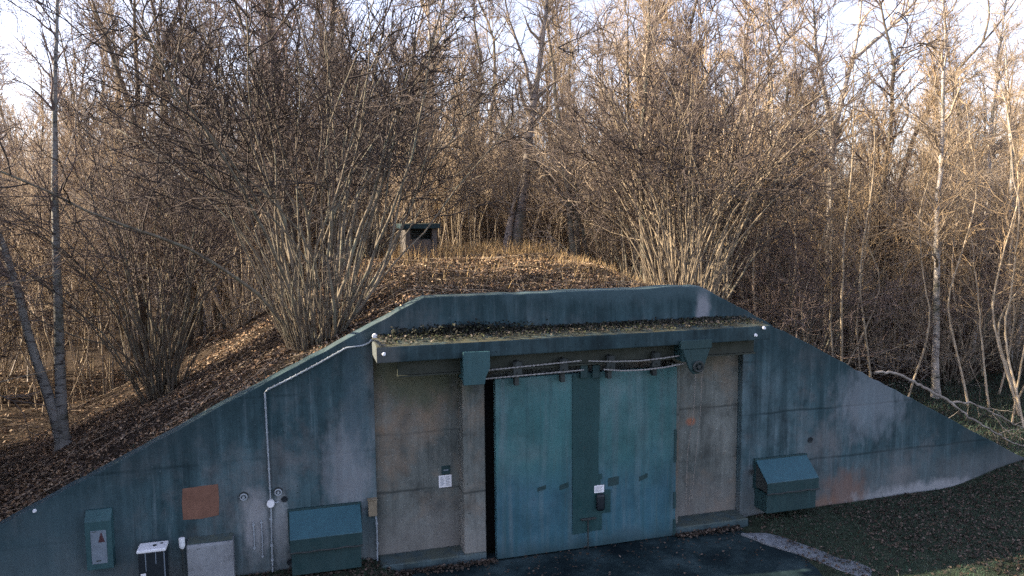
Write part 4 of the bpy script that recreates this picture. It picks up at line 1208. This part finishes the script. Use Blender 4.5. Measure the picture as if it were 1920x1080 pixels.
# --- brushwood heap beyond the right wing
bx_, by_ = 19.5, 8.5
bz_ = float(ground_z(bx_, by_))
Rb = np.random.default_rng(5)
n = 110
S = np.stack([Rb.normal(0, 0.8, n), Rb.normal(0, 0.6, n), Rb.uniform(0.0, 0.9, n)], -1)
a = Rb.uniform(0, 6.28, n)
D = np.stack([np.cos(a), np.sin(a), Rb.normal(0.15, 0.35, n)], -1)
P = grow(Rb, S, D, Rb.uniform(0.6, 2.0, n), 6, 0.14, -0.02)
P[..., 2] = np.maximum(P[..., 2], 0.02)
Vb, Fb = tubes(P, Rb.uniform(0.008, 0.022, n), np.full(n, 0.004), 4)
o = np_obj('brushwood_heap', Vb, [Fb], M_DEADW, smooth=True); o.location = (bx_, by_, bz_)
tag(o, 'heap of pale cut sticks in the shade beyond the right wing wall', 'brushwood')

# ------------------------------------------------------------------ leaf litter, grass
n = 900
Rs = np.random.default_rng(77)
sx, sy = Rs.uniform(-9, 16, n), Rs.uniform(0.5, 13, n)
S = np.stack([sx, sy, ground_z(sx, sy) + 0.025], -1); a = Rs.uniform(0, 6.28, n)
P = grow(Rs, S, np.stack([np.cos(a), np.sin(a), Rs.normal(0.05, 0.1, n)], -1), Rs.uniform(0.2, 1.1, n), 5, 0.16, 0.0)
P[..., 2] = ground_z(P[..., 0], P[..., 1]) + 0.02 + np.abs(Rs.normal(0, 0.02, P.shape[:2]))
Vb, Fb = tubes(P, Rs.uniform(0.004, 0.012, n), np.full(n, 0.003), 4)
tag(np_obj('fallen_twigs', Vb, [Fb], M_TWIG, smooth=True), 'thin fallen twigs strewn over the leaf litter', 'twigs', kind='stuff')

PAL = np.array([(0.20, 0.118, 0.066), (0.30, 0.19, 0.11), (0.12, 0.080, 0.055), (0.40, 0.275, 0.17), (0.06, 0.045, 0.038), (0.24, 0.145, 0.078), (0.46, 0.35, 0.24), (0.15, 0.115, 0.092)])
PALD = np.array([(0.055, 0.044, 0.035), (0.08, 0.062, 0.048), (0.04, 0.032, 0.026), (0.13, 0.10, 0.08), (0.065, 0.045, 0.032), (0.03, 0.026, 0.022)])


def leaves(R, x, y, z, size, tilt=0.5, pal=PAL):
    n = len(x)
    a = R.uniform(0, 2 * np.pi, n); L = R.uniform(size[0], size[1], n); W = L * R.uniform(0.45, 0.75, n)
    u = np.stack([np.cos(a), np.sin(a), R.normal(0, tilt, n)], -1); u = norm(u)
    nn = norm(np.stack([R.normal(0, tilt, n), R.normal(0, tilt, n), np.ones(n)], -1))
    v = norm(np.cross(nn, u)); nn = np.cross(u, v)
    c = np.stack([x, y, z], -1) + np.array([0, 0, 0.012]) + nn * R.uniform(0, 0.02, n)[:, None]
    cup = R.uniform(0.0, 0.35, n)[:, None] * W[:, None]
    p0 = c - u * L[:, None] / 2; p2 = c + u * L[:, None] / 2 + nn * cup * 0.5
    p1 = c + v * W[:, None] / 2 + nn * cup; p3 = c - v * W[:, None] / 2 + nn * cup
    V = np.stack([p0, p1, p2, p3], 1).reshape(-1, 3)
    i = np.arange(n) * 4
    F = np.stack([np.stack([i, i + 1, i + 2], -1), np.stack([i, i + 2, i + 3], -1)], 1).reshape(-1, 3)
    col = np.repeat(pal[R.integers(0, len(pal), n)] * R.uniform(0.5, 1.25, n)[:, None], 4, 0)
    return V, F, col


def blades(R, x, y, z, hgt, wid, lean, pal):
    n = len(x)
    a = R.uniform(0, 2 * np.pi, n); H = R.uniform(hgt[0], hgt[1], n); W = R.uniform(wid[0], wid[1], n)
    s = np.stack([np.cos(a), np.sin(a), np.zeros(n)], -1) * W[:, None] / 2
    b = np.stack([x, y, z - 0.02], -1)
    dl = np.stack([R.normal(0, lean, n), R.normal(0, lean, n), np.ones(n)], -1)
    mid = b + norm(dl) * H[:, None] * 0.55
    tip = mid + norm(dl * np.array([2.2, 2.2, 1])) * H[:, None] * 0.5
    V = np.stack([b - s, b + s, mid + s * 0.7, mid - s * 0.7, tip], 1).reshape(-1, 3)
    i = np.arange(n) * 5
    F = np.concatenate([np.stack([i, i + 1, i + 2], -1), np.stack([i, i + 2, i + 3], -1), np.stack([i + 3, i + 2, i + 4], -1)])
    col = np.repeat(pal[R.integers(0, len(pal), n)] * R.uniform(0.65, 1.3, n)[:, None], 5, 0)
    return V, F, col


def stuff(name, label, cat, sets, parent=None):
    Vs, Fs, Cs, o = [], [], [], 0
    for V, F, C in sets:
        Vs.append(V); Fs.append(F + o); Cs.append(C); o += len(V)
    ob = np_obj(name, np.concatenate(Vs), [np.concatenate(Fs)], M_LEAF, parent, color=np.concatenate(Cs))
    ob['kind'] = 'stuff'
    if parent is None: tag(ob, label, cat)
    return ob


Rl = np.random.default_rng(99)


def scat(n, x0, x1, y0, y1, keep=None):
    x = Rl.uniform(x0, x1, n); y = Rl.uniform(y0, y1, n)
    if keep is not None:
        k = Rl.uniform(0, 1, n) < keep(x, y); x, y = x[k], y[k]
    return x, y, ground_z(x, y)


drift = lambda x, y: np.clip(0.55 + 0.55 * np.sin(x * 1.9 + 1.7 * np.sin(y * 1.3)) * np.cos(y * 1.6 + np.sin(x * 0.9)) + 0.35 * np.sin(x * 5.3) * np.cos(y * 4.7), 0.08, 1)
litter = [leaves(Rl, *scat(95000, -9, 9.5, 0.42, 9, drift), (0.03, 0.085), 0.6), leaves(Rl, *scat(50000, -9, 9.5, 0.42, 9), (0.025, 0.06), 0.5, PALD), leaves(Rl, *scat(26000, -14, 10, 9, 20, drift), (0.05, 0.11)),
          leaves(Rl, *scat(15000, 8.5, 26, 0.42, 14), (0.05, 0.10), 0.5, PALD),
          leaves(Rl, *scat(19000, 8.0, 19, -4, -0.05, lambda x, y: 0.25 + 0.75 * (bumps(x, y) > 0)), (0.03, 0.075), 0.5, PALD),
          leaves(Rl, *scat(2600, -5, 1.7, -1.0, -0.02), (0.04, 0.08), 0.5, PALD)]
stuff('leaf_litter', 'dry brown leaves covering the mound and the banks', 'leaves', litter)
n = 420
x = Rl.uniform(1.6, 8.0, n); y = -0.36 - np.abs(Rl.normal(0, 0.9, n))
lit2 = leaves(Rl, x, y, np.full(n, 0.03), (0.03, 0.07), 0.25, PALD)
n = 500
x = np.concatenate([Rl.uniform(1.2, 3.1, n), Rl.uniform(6.45, 7.75, n)]); y = -0.33 - np.abs(Rl.normal(0, 0.09, 2 * n)) - 0.03
lit3 = leaves(Rl, x, y, 0.02 + np.abs(Rl.normal(0, 0.02, 2 * n)), (0.04, 0.08), 0.5, PALD)
n = 260
t = Rl.uniform(0, 0.45, n); q = -0.66 - 7.9 * t
x = 7.66 + 0.405 * (-0.66 - q) + Rl.choice([0.02, 0.36, 0.42, 0.2], n, p=[.2, .35, .3, .15]) + Rl.normal(0, 0.05, n)
lit4 = leaves(Rl, x, q - 0.06, np.full(n, 0.06), (0.03, 0.07), 0.3, PALD)
stuff('forecourt_leaves', 'scattered leaves blown along the forecourt and the door step', 'leaves', [lit2, lit3, lit4])
# grit, moss and leaves on the canopy
n = 5200
x = Rl.uniform(L_ + 0.05, 8.0, n); y = -np.abs(Rl.beta(1.1, 1.6, n)) * 0.70 - 0.005
z = 3.885 + y * (0.05 / 0.76) + 0.004
cpal = np.array([(0.03, 0.03, 0.024), (0.055, 0.048, 0.034), (0.04, 0.05, 0.02), (0.09, 0.075, 0.055), (0.02, 0.024, 0.02), (0.05, 0.056, 0.028), (0.13, 0.11, 0.09)])
deb = leaves(Rl, x, y, z + np.abs(Rl.normal(0, 0.01, n)), (0.02, 0.06), 0.6, cpal)
n = 1500
x = np.concatenate([Rl.normal(2.6, 0.55, n), Rl.uniform(2, 7.5, n)]); x = np.clip(x, 1.5, 7.9); y = -np.abs(Rl.normal(0, 0.12, 2 * n)) - 0.01
dk = np.array([(0.012, 0.014, 0.013), (0.025, 0.025, 0.02), (0.03, 0.035, 0.02)])
hgt = np.concatenate([np.abs(Rl.normal(0.05, 0.05, n)), np.abs(Rl.normal(0.0, 0.02, n))])
deb2 = leaves(Rl, x, y, 3.88 + hgt, (0.03, 0.07), 0.8, dk)
o = stuff('canopy_debris', '', '', [deb, deb2], canopy)
# dry grass on the crown of the mound, short turf elsewhere
dry = np.array([(0.42, 0.29, 0.14), (0.34, 0.23, 0.11), (0.50, 0.37, 0.20), (0.27, 0.17, 0.09)])
grn = np.array([(0.028, 0.062, 0.040), (0.042, 0.084, 0.054), (0.058, 0.086, 0.062), (0.018, 0.042, 0.028), (0.10, 0.105, 0.085)])
gs = [blades(Rl, *scat(9000, 2.6, 11, 8.0, 14, lambda x, y: sstep(7.8, 9.0, y)), (0.2, 0.6), (0.006, 0.014), 0.25, dry),
      blades(Rl, *scat(9000, 1.5, 9.5, 1.5, 10, lambda x, y: 0.25 + 0.75 * sstep(5.5, 7.5, x)), (0.08, 0.35), (0.005, 0.011), 0.35, dry)]
stuff('dry_grass', 'tall straw coloured grass on the crown of the mound', 'grass', gs)
gs = [blades(Rl, *scat(42000, 8.2, 19, -4.5, -0.03), (0.03, 0.09), (0.006, 0.012), 0.5, grn),
      blades(Rl, *scat(1800, -5, 1.6, -0.9, -0.02), (0.03, 0.12), (0.006, 0.012), 0.5, grn),
      blades(Rl, *scat(14000, -7, 12, 0.38, 1.5, lambda x, y: np.exp(-(y - 0.4) / 0.35)), (0.04, 0.16), (0.006, 0.012), 0.5, grn),
      blades(Rl, *scat(26000, 9, 24, 0.4, 8, lambda x, y: np.ones_like(x)), (0.06, 0.30), (0.007, 0.015), 0.5, grn)]
stuff('short_grass', 'short dull green grass on the lawn and along the wall tops', 'grass', gs)
